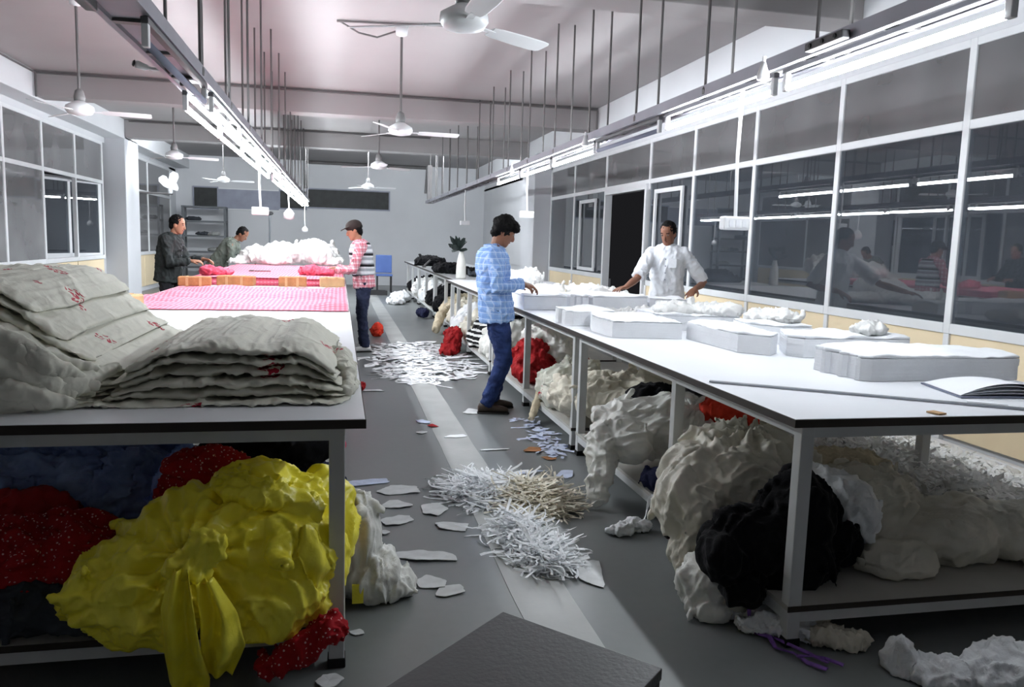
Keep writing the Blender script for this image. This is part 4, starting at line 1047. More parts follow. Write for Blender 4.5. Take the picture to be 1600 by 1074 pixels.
cloth('white_sack', [(1.50, 2.96, .05, .10, .12, .12), (1.52, 2.92, -.02, .12, .12, .06)], 'white_bag', 104, 'crumpled white plastic below the black cloth, touching the floor', 'sack', amp=.016, freq=9, voxel=.01, zmin=FZ + .003)
cloth('grey_cloth_heap', [(2.35, 3.15, .28, .30, .25, .18), (2.65, 3.0, .22, .32, .22, .13), (3.0, 2.95, .22, .25, .22, .12), (2.3, 2.85, .16, .2, .14, .07)], 'cream_bag', 105, 'dull cream and grey cloth mound on the near right shelf', 'cloth', amp=.02, freq=6.5, stretch=(.7, 1, 1), voxel=.012, zmin=S0, lump=.04)
cloth('floral_cloth_heap', [(2.45, 3.42, .36, .26, .2, .12), (2.3, 3.5, .28, .2, .15, .16)], 'beige_cloth', 106, 'beige printed cloth on top of the mound under the right table', 'cloth', amp=.016, freq=9, voxel=.011, zmin=S0)
cloth('white_sheet', [(2.12, 3.05, .34, .14, .24, .16, 20, 25)], 'white_cloth', 107, 'white sheet end between the black cloth and the beige print', 'cloth', amp=.016, freq=9, voxel=.011, zmin=S0)
cloth('orange_cloth', [(2.30, 4.35, .49, .17, .12, .06), (2.42, 4.28, .46, .08, .1, .05), (2.3, 4.42, .3, .12, .1, .18)], 'orange_red', 108, 'bright orange-red cloth under the right table', 'cloth', amp=.018, freq=11, voxel=.01, zmin=S0)
cloth('black_cloth_lump', [(2.05, 4.95, .46, .18, .14, .08), (2.1, 5.0, .3, .16, .14, .18)], 'black_cloth', 109, 'black cloth behind the white sack under the right table', 'cloth', amp=.015, freq=9, voxel=.013, zmin=S0)
cloth('navy_cloth_lump', [(1.76, 4.02, .17, .14, .12, .06), (1.95, 4.05, .16, .12, .1, .05)], 'navy_cloth', 110, 'navy cloth on the right shelf between the two big sacks', 'cloth', amp=.012, freq=11, voxel=.011, zmin=S0)
cloth('cream_cloth_heap', [(1.95, 5.6, .34, .3, .35, .16), (1.75, 5.75, .30, .16, .25, .13), (2.2, 5.5, .36, .3, .3, .16)], 'cream_cloth', 111, 'cream cloth heap under the joint of the two right tables', 'cloth', amp=.025, freq=7, stretch=(.6, 1, 1), voxel=.014, zmin=S0, lump=.04)
cloth('cream_cloth_roll', [], 'cream_cloth', 112, 'long cream cloth roll slanting from the right shelf to the floor', 'cloth', tubes=[([(2.05, 5.2, .40), (1.85, 5.35, .34), (1.70, 5.6, .36)], [.06, .08, .05])], amp=.012, freq=9, voxel=.011)
cloth('printed_cloth_heap', [(1.85, 6.45, .28, .22, .25, .16), (1.72, 6.25, .24, .1, .2, .12), (2.05, 6.6, .32, .2, .25, .16)], 'floral_cloth', 113, 'cream printed cloth heap right of the legs of the man in blue', 'cloth', amp=.022, freq=8, voxel=.014, zmin=S0, lump=.03)
cloth('slanting_roll', [], 'beige_cloth', 114, 'pale plastic-wrapped roll slanting down over the shelf rail by the brown shoes', 'cloth', tubes=[([(1.55, 6.3, -.0), (1.68, 6.55, .14), (1.85, 6.9, .32)], [.028, .035, .04])], amp=.006, freq=14, voxel=.009)
cloth('red_sack', [(1.86, 7.55, .32, .20, .24, .20), (1.80, 7.4, .24, .16, .2, .13)], 'red_cloth', 115, 'red cloth filled sack under the right table behind the man in blue', 'sack', crumple=12, smooth=2, amp=.026, freq=9, voxel=.013, zmin=S0)
cloth('clear_plastic', [(2.05, 7.75, .52, .25, .25, .15), (2.12, 7.6, .36, .18, .22, .2)], 'white_bag', 116, 'crinkled translucent plastic over the red sack', 'plastic sheet', amp=.02, freq=9, voxel=.014, zmin=S0)
r3 = random.Random(77)
FARH = [(9.2, 'white_bag', 'whitish sack under the far right table behind the knees of the man in blue'), (10.0, 'zebra', 'black and white striped cloth under the third right table'), (10.8, 'cream_bag', 'cream sack under the third right table'),
        (11.7, 'white_cloth', 'white cloth heap at the far end of the third right table'), (12.9, 'cream_cloth', 'cream cloth under the first grey table'), (13.9, 'beige_cloth', 'beige cloth roll heap under the first grey table'), (14.9, 'black_cloth', 'black cloth under the joint of the grey tables'),
        (16.3, 'black_cloth', 'black cloth heap under the second grey table'), (17.8, 'white_cloth', 'small white heap under the second grey table'), (19.6, 'white_pile', 'white heap under the last grey table'), (20.8, 'black_cloth', 'black lump under the last grey table')]
for i, (y, mt, lab) in enumerate(FARH):
    x = 1.9 + (.1 if y > 12 else 0)
    cloth('under_table_heap', [(x + .1, y, .30, .3, .34, .2), (x - .12, y - .1, .24, .16, .3, .15), (x + .4, y + .1, .34, .3, .3, .2)], mt, 120 + i, lab, 'cloth', group='heaps under the far right tables', amp=.03, freq=7, voxel=.018, zmin=S0, lump=.05)
cloth('red_bag_floor', [(1.50, 10.6, .10, .10, .2, .17), (1.42, 10.35, .02, .10, .15, .07), (1.54, 10.5, .2, .05, .1, .1)], 'red_cloth', 140, 'red plastic bag leaning on the right table leg behind the scattered scraps', 'bag', crumple=12, smooth=2, amp=.026, freq=10, voxel=.013, zmin=FZ + .003)
cloth('beige_roll_floor', [], 'beige_cloth', 141, 'beige roll end sticking out of the far right shelf toward the aisle', 'cloth', tubes=[([(1.5, 12.6, .02), (1.65, 13.2, .2), (1.9, 13.6, .36)], [.06, .07, .06])], amp=.01, freq=9, voxel=.014)
cloth('navy_bag_floor', [(1.57, 15.6, .03, .10, .32, .08), (1.6, 15.3, .06, .08, .2, .08)], 'navy_cloth', 142, 'dark navy bag on the floor at the foot of the grey tables', 'bag', amp=.02, freq=9, voxel=.016, zmin=FZ + .003)
cloth('white_bag_floor', [(1.45, 19.5, .04, .25, .5, .12), (1.3, 18.6, .0, .2, .3, .07)], 'white_cloth', 143, 'white cloth spilled on the floor at the far end of the right tables', 'cloth', amp=.03, freq=8, voxel=.02, zmin=FZ + .003)
# strip of white shreds along the window side shelf
def shreds(r):
    y = r.uniform(2.6, 7.6); x = r.uniform(3.22, 4.5); hh = .06 + .24 * (4.5 - x) / 1.25
    return x, y, FZ + hh * .75, hh * .35
strips('white_shreds', shreds, 6500, 9, 'white_pile', length=(.04, .12), width=(.012, .034), label='heap of white fabric shreds on the floor between the right table and the wall', cat='shreds', curl=.05, seg=3)
def mound_fn(s, t_):
    x = 3.2 + 1.3 * s; y = 2.5 + 5.2 * t_; hh = .06 + .24 * (4.5 - x) / 1.25
    return Vector((x, y, FZ + max(.006, hh * .9 * min(1, t_ * 14, (1 - t_) * 14) + .05 * noise.noise(Vector((x * 7, y * 7, 2))) + .02 * noise.noise(Vector((x * 23, y * 23, 2))))))
grid_sheet(80, 260, mound_fn, .004).build('shred_mound', 'white_pile', bpy.data.objects['white_shreds'])['kind'] = 'stuff'
def shelf_shreds(r):
    y = r.uniform(3.2, 5.3); x = r.uniform(2.75, 3.15); return x, y, S0 + .1, .14
strips('shelf_shreds', shelf_shreds, 900, 10, 'white_pile', length=(.04, .12), width=(.012, .03), label='loose white shreds spilling on the window side of the near right shelf', cat='shreds', curl=.05, seg=3)
cloth('shred_core', [(2.95, 3.7, .16, .2, .5, .11), (2.95, 4.7, .16, .2, .6, .11)], 'white_pile', 150, parent=bpy.data.objects['shelf_shreds'], amp=.03, freq=14, voxel=.018, zmin=S0, kind='stuff')
# floor around the near right leg
cloth('white_rag', [(1.66, 2.74, FZ + .03, .13, .08, .035), (1.75, 2.66, FZ + .04, .1, .06, .04), (1.60, 2.86, FZ + .03, .07, .06, .03)], 'white_cloth', 160, 'white rag on the floor around the nearest right table leg', 'cloth', amp=.016, freq=16, voxel=.008, zmin=FZ + .002)
cloth('grey_rag', [(1.84, 2.60, FZ + .03, .08, .06, .035), (1.92, 2.55, FZ + .025, .07, .05, .03), (1.83, 2.68, FZ + .06, .06, .05, .06)], 'cream_cloth', 161, 'dull cream rag to the right of the nearest right table leg', 'cloth', amp=.016, freq=16, voxel=.008, zmin=FZ + .002)
cloth('white_cloth_floor', [(2.1, 2.28, FZ + .03, .12, .10, .05), (2.35, 2.22, FZ + .05, .22, .14, .08), (1.99, 2.36, FZ + .05, .05, .05, .07)], 'white_cloth', 162, 'white cloth at the bottom right corner of the frame', 'cloth', amp=.018, freq=10, voxel=.009, zmin=FZ + .002)
def ribbon(name, pts, wd, material, label, cat):
    mb = MB(); V = []
    for k, p in enumerate(pts):
        p = Vector(p); d = (Vector(pts[min(k + 1, len(pts) - 1)]) - Vector(pts[max(k - 1, 0)])).normalized(); s = d.cross(Vector((0, 0, 1)))
        s = s.normalized() if s.length > .05 else Vector((1, 0, 0)); s = s * cos(k * .9) + Vector((0, 0, 1)) * sin(k * .9) * .4
        V += [p - s * wd / 2, p + s * wd / 2, p + s * wd / 2 + Vector((0, 0, .004)), p - s * wd / 2 + Vector((0, 0, .004))]
    F = []
    for k in range(len(pts) - 1):
        a = 4 * k
        for i in range(4): F.append((a + i, a + (i + 1) % 4, a + 4 + (i + 1) % 4, a + 4 + i))
    F += [(3, 2, 1, 0), tuple(4 * (len(pts) - 1) + i for i in range(4))]
    return mb.add(V, F)
rb = empty('purple_ribbon', (1.7, 2.5, FZ), 'purple ribbon trailing on the floor from the nearest right table leg', 'ribbon')
ribbon('', [(1.60, 2.76, .06), (1.595, 2.74, .0), (1.60, 2.70, FZ + .01), (1.63, 2.64, FZ + .02), (1.62, 2.58, FZ + .008), (1.66, 2.52, FZ + .015), (1.68, 2.46, FZ + .008), (1.72, 2.40, FZ + .012)], .022, '', '', '').build('ribbon_strand', 'purple', rb)
ribbon('', [(1.61, 2.72, FZ + .03), (1.65, 2.66, FZ + .01), (1.66, 2.60, FZ + .02), (1.72, 2.52, FZ + .01), (1.75, 2.44, FZ + .012)], .018, '', '', '').build('ribbon_strand', 'purple', rb)
ribbon('', [(1.66, 2.50, FZ + .015), (1.72, 2.46, FZ + .03), (1.76, 2.47, FZ + .012), (1.80, 2.42, FZ + .01)], .018, '', '', '').build('ribbon_strand', 'purple', rb)
tag(ribbon('', [(1.665, 3.92, .115), (1.63, 3.90, .09), (1.60, 3.86, .03), (1.57, 3.84, FZ + .02), (1.50, 3.82, FZ + .012), (1.43, 3.78, FZ + .008)], .03, '', '', '').build('white_strand', 'white_cloth'), 'white strand hanging from the right shelf rail to the floor', 'cloth')
cloth('white_tuft', [(1.45, 3.82, FZ + .03, .07, .05, .03), (1.55, 3.86, FZ + .03, .08, .06, .03)], 'white_cloth', 163, 'small white tuft on the floor before the second right table leg', 'cloth', amp=.014, freq=18, voxel=.008, zmin=FZ + .002)

# ================================================================== AISLE FLOOR: HEAPS AND SCRAPS
def heapA(r):
    a = r.uniform(0, 2 * pi); q = r.random() ** .6; x = .93 + .26 * q * cos(a); y = 4.58 + .32 * q * sin(a); return x - .05, y, FZ, .075 * (1 - q * q) + .012
strips('offcut_heap', heapA, 1100, 21, 'white_cloth', length=(.05, .22), width=(.006, .015), label='heap of white fabric strips in the middle of the aisle', cat='offcuts')
def heapB(r):
    a = r.uniform(0, 2 * pi); q = r.random() ** .6; return 1.12 + .22 * q * cos(a), 4.40 + .32 * q * sin(a), FZ, .10 * (1 - q * q) + .012
strips('offcut_heap', heapB, 1100, 22, 'cream_cloth', length=(.05, .20), width=(.006, .015), label='heap of beige fabric strips right of the white heap in the aisle', cat='offcuts')
def heapC(r):
    t = r.random(); q = r.gauss(0, .38); return .90 + .08 * t + q * (.13 + .05 * sin(t * 3)), 4.05 - .68 * t, FZ, .055 * max(0.1, 1 - q * q) + .008
strips('offcut_heap', heapC, 1100, 23, 'white_cloth', length=(.05, .16), width=(.006, .015), label='tail of white fabric strips trailing toward the camera in the aisle', cat='offcuts')
def heapD(r):
    a = r.uniform(0, 2 * pi); q = r.random() ** .7; return .95 + .62 * q * cos(a) + .05, 10.0 + 1.7 * q * sin(a), FZ, .02
strips('scrap_carpet', heapD, 520, 24, 'white_cloth', length=(.10, .36), width=(.02, .07), label='wide scatter of white scraps across the far aisle floor', cat='scraps', flat=True, curl=.02)
def heapE(r):
    t = r.random(); return .45 + .5 * t + r.gauss(0, .08), 8.9 - .35 * t + r.gauss(0, .12) , FZ, .015
strips('scrap_trail', heapE, 60, 25, 'white_cloth', length=(.15, .4), width=(.02, .05), label='thin trail of white strips in front of the far scatter', cat='scraps', flat=True)
def heapF(r):
    t = r.random(); return 1.57 - .04 * t + r.gauss(0, .05), 6.55 - 1.25 * t, FZ, .02
strips('blue_scraps', heapF, 70, 26, 'paleblue_cloth', length=(.05, .16), width=(.015, .045), label='pale blue scraps along the right shelf in front of the brown shoes', cat='scraps', flat=True)

def scrap(x, y, L, W, rz, seed, material, label, curl=.010, group='fabric scraps on the floor'):
    r = random.Random(seed); n = 36; V = []; F = []; u = Vector((cos(radians(rz)), sin(radians(rz)), 0)); v = Vector((-sin(radians(rz)), cos(radians(rz)), 0))
    rad = []; nf = r.choice((4, 5, 5, 6)); facets = [(2 * pi * k / nf + r.uniform(-.35, .35), r.uniform(.55, 1.0)) for k in range(nf)]
    for i in range(n):
        t = 2 * pi * i / n
        rad.append((1 + .10 * noise.noise(Vector((cos(t) * 3, sin(t) * 3, seed)))) * min(1.3, min(o_ / max(.05, cos(t - a_)) for a_, o_ in facets)))
    rings = 4
    for lay in (0, 1):
        V.append(Vector((x, y, FZ + .006 - .003 * lay)))
        for k in range(1, rings + 1):
            for i in range(n):
                t = 2 * pi * i / n; q = k / rings
                p = Vector((x, y, 0)) + u * (L / 2 * rad[i] * q * cos(t)) + v * (W / 2 * rad[i] * q * sin(t))
                p.z = FZ + .006 - .003 * lay + max(0, curl * (noise.noise(Vector((p.x * 9, p.y * 9, seed))) + .25)) * q
                V.append(p)
    N = 1 + rings * n
    for lay in (0, 1):
        b = lay * N
        for i in range(n):
            j = (i + 1) % n; F.append((b, b + 1 + i, b + 1 + j))
            for k in range(rings - 1): F.append((b + 1 + k * n + i, b + 1 + (k + 1) * n + i, b + 1 + (k + 1) * n + j, b + 1 + k * n + j))
    for i in range(n):
        j = (i + 1) % n; a = 1 + (rings - 1) * n; F.append((a + i, N + a + i, N + a + j, a + j))
    o = MB().add(V, F).build('fabric_scrap', material, origin=(x, y, FZ))
    return tag(o, label, 'scrap', group)
SCR = [(.68, 6.50, .16, .06, -40, 'paleblue_cloth', 'pale blue and white scrap on the aisle, left of the stripe'), (.735, 6.33, .11, .05, -60, 'red_cloth', 'small faded red scrap on the aisle beside the pale blue one'),
       (.90, 5.98, .20, .07, 10, 'paper', 'bright white paper-like scrap lying on the light stripe'), (1.12, 5.56, .20, .035, 5, 'white_cloth', 'thin white strip right of the light stripe'),
       (.34, 4.70, .26, .10, -10, 'scrap_pale', 'pale grey scrap beside the blue strip near the left table'), (.20, 4.87, .28, .06, 15, 'paleblue_cloth', 'pale blue strip at the foot of the left table'),
       (.32, 4.42, .16, .10, 20, 'scrap_pale', 'small pale grey scrap, upper one of the pair left of the aisle heap'), (.53, 4.32, .17, .14, -30, 'scrap_pale', 'four-sided pale grey scrap closest to the aisle heap'),
       (.31, 4.16, .22, .09, 8, 'scrap_pale', 'long-tailed pale grey scrap left of the aisle heap'), (.59, 4.03, .17, .07, -12, 'scrap_pale', 'slim pale grey scrap beside the tail of the aisle heap'),
       (.38, 3.66, .34, .11, -20, 'scrap_pale', 'largest pale grey scrap in the aisle, right of the white sack'), (.40, 3.35, .15, .09, 0, 'scrap_pale', 'nearly square pale grey scrap right of the white sack'),
       (.47, 3.25, .12, .07, 15, 'scrap_pale', 'pointed pale grey scrap touching the square one'), (1.13, 3.38, .13, .20, -15, 'scrap_pale', 'translucent grey scrap right of the trailing strips'),
       (.64, 6.12, .07, .05, 0, 'scrap_pale', 'tiny grey scrap left of the light stripe'), (.22, 4.0, .08, .05, 30, 'scrap_pale', 'tiny grey scrap close to the white sack'),
       (1.02, 8.45, .26, .06, 4, 'white_cloth', 'white strip in the aisle behind the shoes of the man in blue'), (1.14, 6.85, .15, .10, 0, 'scrap_pale', 'grey scrap under the heel of the man in blue'),
       (.32, 7.9, .22, .06, 0, 'white_cloth', 'white strip close to the small red ball'), (1.38, 5.52, .14, .08, 0, 'kraft', 'brown paper scrap on the floor by the pale blue scraps'),
       (1.45, 5.28, .08, .06, 40, 'kraft', 'smaller brown scrap at the foot of the right shelf leg'), (1.20, 4.95, .30, .04, 8, 'paleblue_cloth', 'bluish strip lying along the back of the aisle heap'), (.72, 4.86, .30, .02, 3, 'white_cloth', 'thin white thread strip at the back left of the aisle heap'),
       (-.03, 2.62, .12, .06, 20, 'scrap_pale', 'pale scrap at the foot of the nearest left table leg'), (.07, 2.95, .05, .04, 0, 'scrap_pale', 'tiny pale scrap right of the nearest left table leg'), (1.45, 4.9, .18, .08, 70, 'paleblue_cloth', 'pale blue scrap nearest the white drooping sack')]
for i, (x, y, L, W, rz, mt, lab) in enumerate(SCR): scrap(x, y, L * 1.1, W * (1.75 if W > .045 else 1.2), rz, i + 1, mt, lab)

# ================================================================== DARK STOOL IN THE FOREGROUND
st = empty('stool', (.30, 1.20, FZ), 'dark grey board-topped stool at the bottom edge of the frame', 'stool')
c = Vector((.33, 1.52, .7)); ea = Vector((.24, -.26, 0)); eb = Vector((-.25, -.24, 0)).normalized() * .52
ctr = c + ea / 2 + eb / 2
MB().obox(ctr - Vector((0, 0, .012)), ea / 2, eb / 2, (0, 0, .012)).build('board', 'board_black', st, bevel=.003)
MB().obox(ctr - Vector((0, 0, .032)), ea / 2 * .985, eb / 2 * .985, (0, 0, .007)).build('board_edge', 'board_edge', st)
for sa in (-1, 1):
    for sb in (-1, 1):
        p = ctr + ea / 2 * sa * .82 + eb / 2 * sb * .82
        MB().bar((p.x, p.y, FZ), (p.x, p.y, .661), .03, .03, (1, 0, 0)).build('leg', 'dark_plastic', st)

# ================================================================== BACK OF THE ROOM
rk = empty('storage_rack', (-3.9, 25.3, FZ), 'grey metal rack against the back wall behind the man in the dark jacket', 'rack')
for x in (-4.5, -3.33):
    for y in (25.1, 25.55): MB().box(x, x + .06, y, y + .05, FZ, 2.2).build('post', 'rack_metal', rk)
for z in (.4, .85, 1.32, 1.75, 2.17): MB().box(-4.5, -3.27, 25.08, 25.62, z, z + .05).build('shelf', 'rack_metal', rk)
for i, (x, z, mt) in enumerate(((-3.95, 1.37, 'charcoal_cloth'), (-3.65, 1.37, 'grey_cloth'), (-4.2, 1.8, 'charcoal_cloth'), (-3.6, .9, 'grey_cloth'))):
    cloth('rack_cloth', [(x, 25.3, z + .05, .22, .15, .06)], mt, 170 + i, ['dark cloth on the rack shelf beside the jacket collar', 'grey cloth on the rack shelf at its right', 'dark cloth on the upper rack shelf', 'grey cloth on the lower rack shelf'][i], 'cloth', group='cloths on the rack', amp=.015, freq=9, voxel=.02, zmin=z + .001)
t = empty('floor_stand', (-1.78, 22, FZ), 'thin grey pole stand with a dark head behind the white cloth pile', 'stand')
MB().lathe((-1.78, 22, FZ), [(.18, 0), (.18, .02), (.03, .05)], 14).build('stand_base', 'dark_plastic', t)
MB().tube([(-1.78, 22, FZ + .04), (-1.78, 22, 1.95)], .022, 8).build('pole', 'rack_metal', t)
MB().ell((-1.78, 22, 2.0), (.10, .05, .05), 12, 8).build('stand_head', 'dark_plastic', t, smooth=True)
ch = empty('work_chair', (1.2, 22.6, FZ), 'blue chair behind the man in the cap', 'chair')
MB().box(1.0, 1.45, 22.4, 22.8, .40, .46).build('seat', 'chair_blue', ch, bevel=.02); MB().box(1.0, 1.45, 22.78, 22.83, .48, .98).build('backrest', 'chair_blue', ch, bevel=.02)
for x in (1.02, 1.40):
    for y in (22.42, 22.79): MB().box(x, x + .035, y, y + .035, FZ, .40).build('leg', 'dark_plastic', ch)
t = empty('dark_crate', (.95, 21.6, FZ), 'low dark crate on the floor in front of the blue chair', 'crate')
MB().box(.6, 1.25, 21.4, 21.44, FZ, .06).build('crate_side', 'dark_plastic', t); MB().box(.6, 1.25, 21.76, 21.8, FZ, .06).build('crate_side', 'dark_plastic', t)
MB().box(.6, .64, 21.44, 21.76, FZ, .06).build('crate_side', 'dark_plastic', t); MB().box(1.21, 1.25, 21.44, 21.76, FZ, .06).build('crate_side', 'dark_plastic', t); MB().box(.64, 1.21, 21.44, 21.76, FZ, FZ + .02).build('crate_bottom', 'dark_plastic', t)
cloth('purple_bundle', [(-2.35, 10.4, .55, .12, .15, .12), (-2.3, 10.5, .3, .15, .15, .3), (-2.3, 10.5, 0, .2, .2, .1)], 'navy_cloth', 180, 'dark purple bundle on the floor between the left column and the checked cloth', 'cloth', amp=.02, freq=9, voxel=.015, zmin=FZ + .003)
# ================================================================== PEOPLE
Zv = Vector((0, 0, 1))
def hand_parts(mb, wrist, d, palm, curl=.5, left=True, s=1.0):
    """palm plus four bent fingers of different length and a thumb leaving the side of the palm; d = finger direction, palm = palm-facing direction"""
    d = d.normalized(); palm = (palm - d * palm.dot(d)).normalized(); side = d.cross(palm).normalized()
    if not left: side = -side                       # side points to the thumb
    back = -palm
    mb.loft([(wrist + d * t, side, back, a * s, b * s) for t, a, b in ((-.03, .026, .020), (.0, .027, .019), (.03, .036, .018), (.065, .041, .016), (.090, .040, .013))], 12, 2.6)
    for off, L, fan in ((.030, .072, .16), (.011, .082, .05), (-.009, .076, -.06), (-.028, .060, -.18)):
        b0 = wrist + d * .078 * s + side * off * s; dd = (d + side * fan).normalized()
        p1 = b0 + dd * .018; p2 = p1 + (dd * cos(curl * .7) + palm * sin(curl * .7)) * L * .48 * s; p3 = p2 + (dd * cos(curl * 1.6) + palm * sin(curl * 1.6)) * L * .32 * s
        p4 = p3 + (dd * cos(curl * 2.2) + palm * sin(curl * 2.2)) * L * .28 * s
        mb.tube([b0 - dd * .015, p1, p2, p3, p4], [.0095 * s, .0098 * s, .0090 * s, .0082 * s, .0055 * s], 8)
    t0 = wrist + d * .022 * s + side * .026 * s
    t1 = t0 + (d * .6 + side * .8).normalized() * .038 * s + palm * .006; t2 = t1 + (d * .85 + side * .35 + palm * .3).normalized() * .030 * s; t3 = t2 + (d * .95 + palm * .35).normalized() * .022 * s
    mb.tube([t0 - d * .01, t1, t2, t3], [.013 * s, .012 * s, .0105 * s, .007 * s], 8)

def person(label, base, yaw, H, sp):
    s = H / 1.70
    F = Vector((cos(radians(yaw)), sin(radians(yaw)), 0)); Lf = Vector((-F.y, F.x, 0)); B = Vector((base[0], base[1], FZ))
    P = lambda f, l, u: B + F * f + Lf * l + Zv * u
    root = empty('person', B, label, 'person')
    pel, wai, che, nec = [P(*sp[k]) for k in ('pelvis', 'waist', 'chest', 'neck')]
    Hc = P(*sp['head']); hf = (F * cos(radians(sp.get('pitch', 0))) - Zv * sin(radians(sp.get('pitch', 0))))
    hf = Matrix.Rotation(radians(sp.get('turn', 0)), 3, 'Z') @ hf; hl = Zv.cross(hf).normalized(); hu = hf.cross(hl).normalized()
    tw = Lf; up = (che - pel).normalized(); fr = tw.cross(up).normalized() * -1; fr = up.cross(tw).normalized() * -1 if fr.dot(F) < 0 else fr
    sw = sp.get('shoulder_w', .185) * s
    sh = {1: che + tw * sw + up * .085 * s, -1: che - tw * sw + up * .085 * s}
    arms = {}
    for sd in (1, -1):
        e, w_, fd, pm = sp['armL' if sd == 1 else 'armR']
        W = (lambda q: Vector(q)) if sp.get('world_arms') else (lambda q: P(*q))
        fdv = Vector(fd) if sp.get('world_arms') else (F * fd[0] + Lf * fd[1] + Zv * fd[2])
        pmv = Vector(pm) if sp.get('world_arms') else (F * pm[0] + Lf * pm[1] + Zv * pm[2])
        arms[sd] = (sh[sd], W(e), W(w_), fdv, pmv)
    legs = {}
    for sd in (1, -1):
        hip, kn, an, toe = sp['legL' if sd == 1 else 'legR']
        legs[sd] = (P(*hip), P(*kn), P(*an), P(*toe))
    def torso(mb, g, lo=0.0, hi=1.0, shoulder=True):
        rings = [(pel - up * .10 * s, .135, .105), (pel, .158, .115), (pel.lerp(wai, .6), .148, .108), (wai, .138, .100), (wai.lerp(che, .5), .152, .112), (che, .168, .118), (che + up * .075 * s, .172, .100), (che + up * .115 * s, .130, .080), (che + up * .145 * s, .075, .062)]
        mb.loft([(c, tw, fr, a * s + g, b * s + g) for c, a, b in rings[int(lo):int(hi) if hi > 1 else None]], 18, 2.3)
    # ---- body: one continuous skin
    mb = MB(); torso(mb, -.012)
    mb.tube([che + up * .10 * s, nec, Hc - hu * .05 * s - hf * .02 * s], [.062 * s, .055 * s, .054 * s], 12)
    head = [(-.122, .022, .022, .052), (-.108, .042, .045, .040), (-.085, .055, .066, .022), (-.05, .063, .082, .010), (-.01, .068, .090, .002), (.03, .072, .095, -.004), (.065, .070, .090, -.008), (.095, .055, .070, -.010), (.115, .022, .03, -.012)]
    mb.loft([(Hc + hu * z * s + hf * o * s, hl, hf, a * s, b * s) for z, a, b, o in head], 18, 2.1)
    mb.tube([Hc + hf * .088 * s + hu * .005 * s, Hc + hf * .103 * s - hu * .022 * s, Hc + hf * .104 * s - hu * .036 * s, Hc + hf * .088 * s - hu * .042 * s], [.008 * s, .012 * s, .015 * s, .012 * s], 8)
    for sd in (1, -1): mb.ell(Hc + hl * .072 * s * sd - hf * .008 * s - hu * .012 * s, (.012 * s, .020 * s, .030 * s), 8, 6, Matrix((hl, hf, hu)).transposed())
    for sd in (1, -1):
        a, e, w_, fd, pm = arms[sd]
        mb.tube([che + up * .07 * s, a, a.lerp(e, .5), e, e.lerp(w_, .35), w_], [.05 * s, .052 * s, .046 * s, .038 * s, .040 * s, .026 * s], 10)
        hand_parts(mb, w_, fd, pm, sp.get('curl', .45), sd == 1, s)
        h_, k, n, t = legs[sd]
        mb.tube([pel.lerp(h_, .6), h_, h_.lerp(k, .4), k, k.lerp(n, .35), n], [.09 * s, .088 * s, .076 * s, .053 * s, .054 * s, .036 * s], 10)
        mb.tube([n - (t - n).normalized() * .03, n - Zv * .04 * s, t], [.036 * s, .036 * s, .028 * s], 8)
    me = remesh(mb, .0065, 2)
    link_mesh('body', me, sp['skin'], root, True, recalc=False)
    # ---- face details
    for sd in (1, -1):
        c = Hc + hl * .031 * s * sd + hf * .0815 * s + hu * .008 * s
        ey = MB().ell(c, (.010 * s, .010 * s, .006 * s), 10, 6).build('eye', 'eye_white', root, smooth=True)
        MB().ell(c + hf * .006 * s, (.006 * s, .006 * s, .006 * s), 8, 6).build('pupil', 'eye_dark', ey, smooth=True)
        MB().bar(c + hu * .020 * s - hl * .016 * s * sd + hf * .003, c + hu * .022 * s + hl * .018 * s * sd - hf * .006, .010, .006, hu).build('eyebrow', 'hair_black', root)
    MB().ell(Hc + hf * .085 * s - hu * .064 * s, (.022 * s, .012 * s, .007 * s), 10, 6, Matrix((hl, hf, hu)).transposed()).build('mouth', 'lip', root, smooth=True)
    # ---- hair
    hb = MB(); R3 = Matrix((hl, hf, hu)).transposed()
    hs = sp.get('hair', 1.0)
    hb.ell(Hc + hu * .036 * s - hf * .020 * s, (.082 * s * hs, .098 * s, .093 * s * hs), 18, 12, R3)
    hb.ell(Hc - hf * .055 * s - hu * .02 * s, (.070 * s, .050 * s, .075 * s), 14, 10, R3)
    for x, y, z, r in sp.get('tufts', ()): hb.ell(Hc + hl * x * s + hf * y * s + hu * z * s, (r * s, r * s, r * .7 * s), 10, 8, R3)
    hm = remesh(hb, .008, 1); wrinkles(hm, .006, 26, 3.0)
    link_mesh('hair', hm, 'hair_black', root, True, recalc=False)
    if sp.get('cap'):
        cb = MB().ell(Hc + hu * .052 * s - hf * .010 * s, (.092 * s, .112 * s, .082 * s), 18, 12, R3)
        cb.loft([(Hc + hu * .058 * s + hf * q * s - hu * dz * s, hl, hu, a * s, .007) for q, a, dz in ((.05, .088, 0), (.10, .082, .004), (.15, .062, .014), (.172, .03, .02))], 14, 2.4)
        link_mesh('cap', remesh(cb, .009, 2), 'cap_dark', root, True, recalc=False)
    # ---- trousers
    mb = MB()
    mb.loft([(c, tw, fr, a * s, b * s) for c, a, b in ((pel - up * .13 * s, .125, .115), (pel - up * .02 * s, .168, .125), (pel.lerp(wai, .5), .155, .115))], 16, 2.3)
    for sd in (1, -1):
        h_, k, n, t = legs[sd]
        mb.tube([pel.lerp(h_, .7), h_, h_.lerp(k, .45), k, k.lerp(n, .5), n - Zv * .02], [.098 * s, .098 * s, .088 * s, .072 * s, .066 * s, .062 * s], 12)
    me = remesh(mb, .013, 2); wrinkles(me, .007, 8, 1.7, (1, 1, 1.5))
    link_mesh('trousers', me, sp['trousers'], root, True, recalc=False)
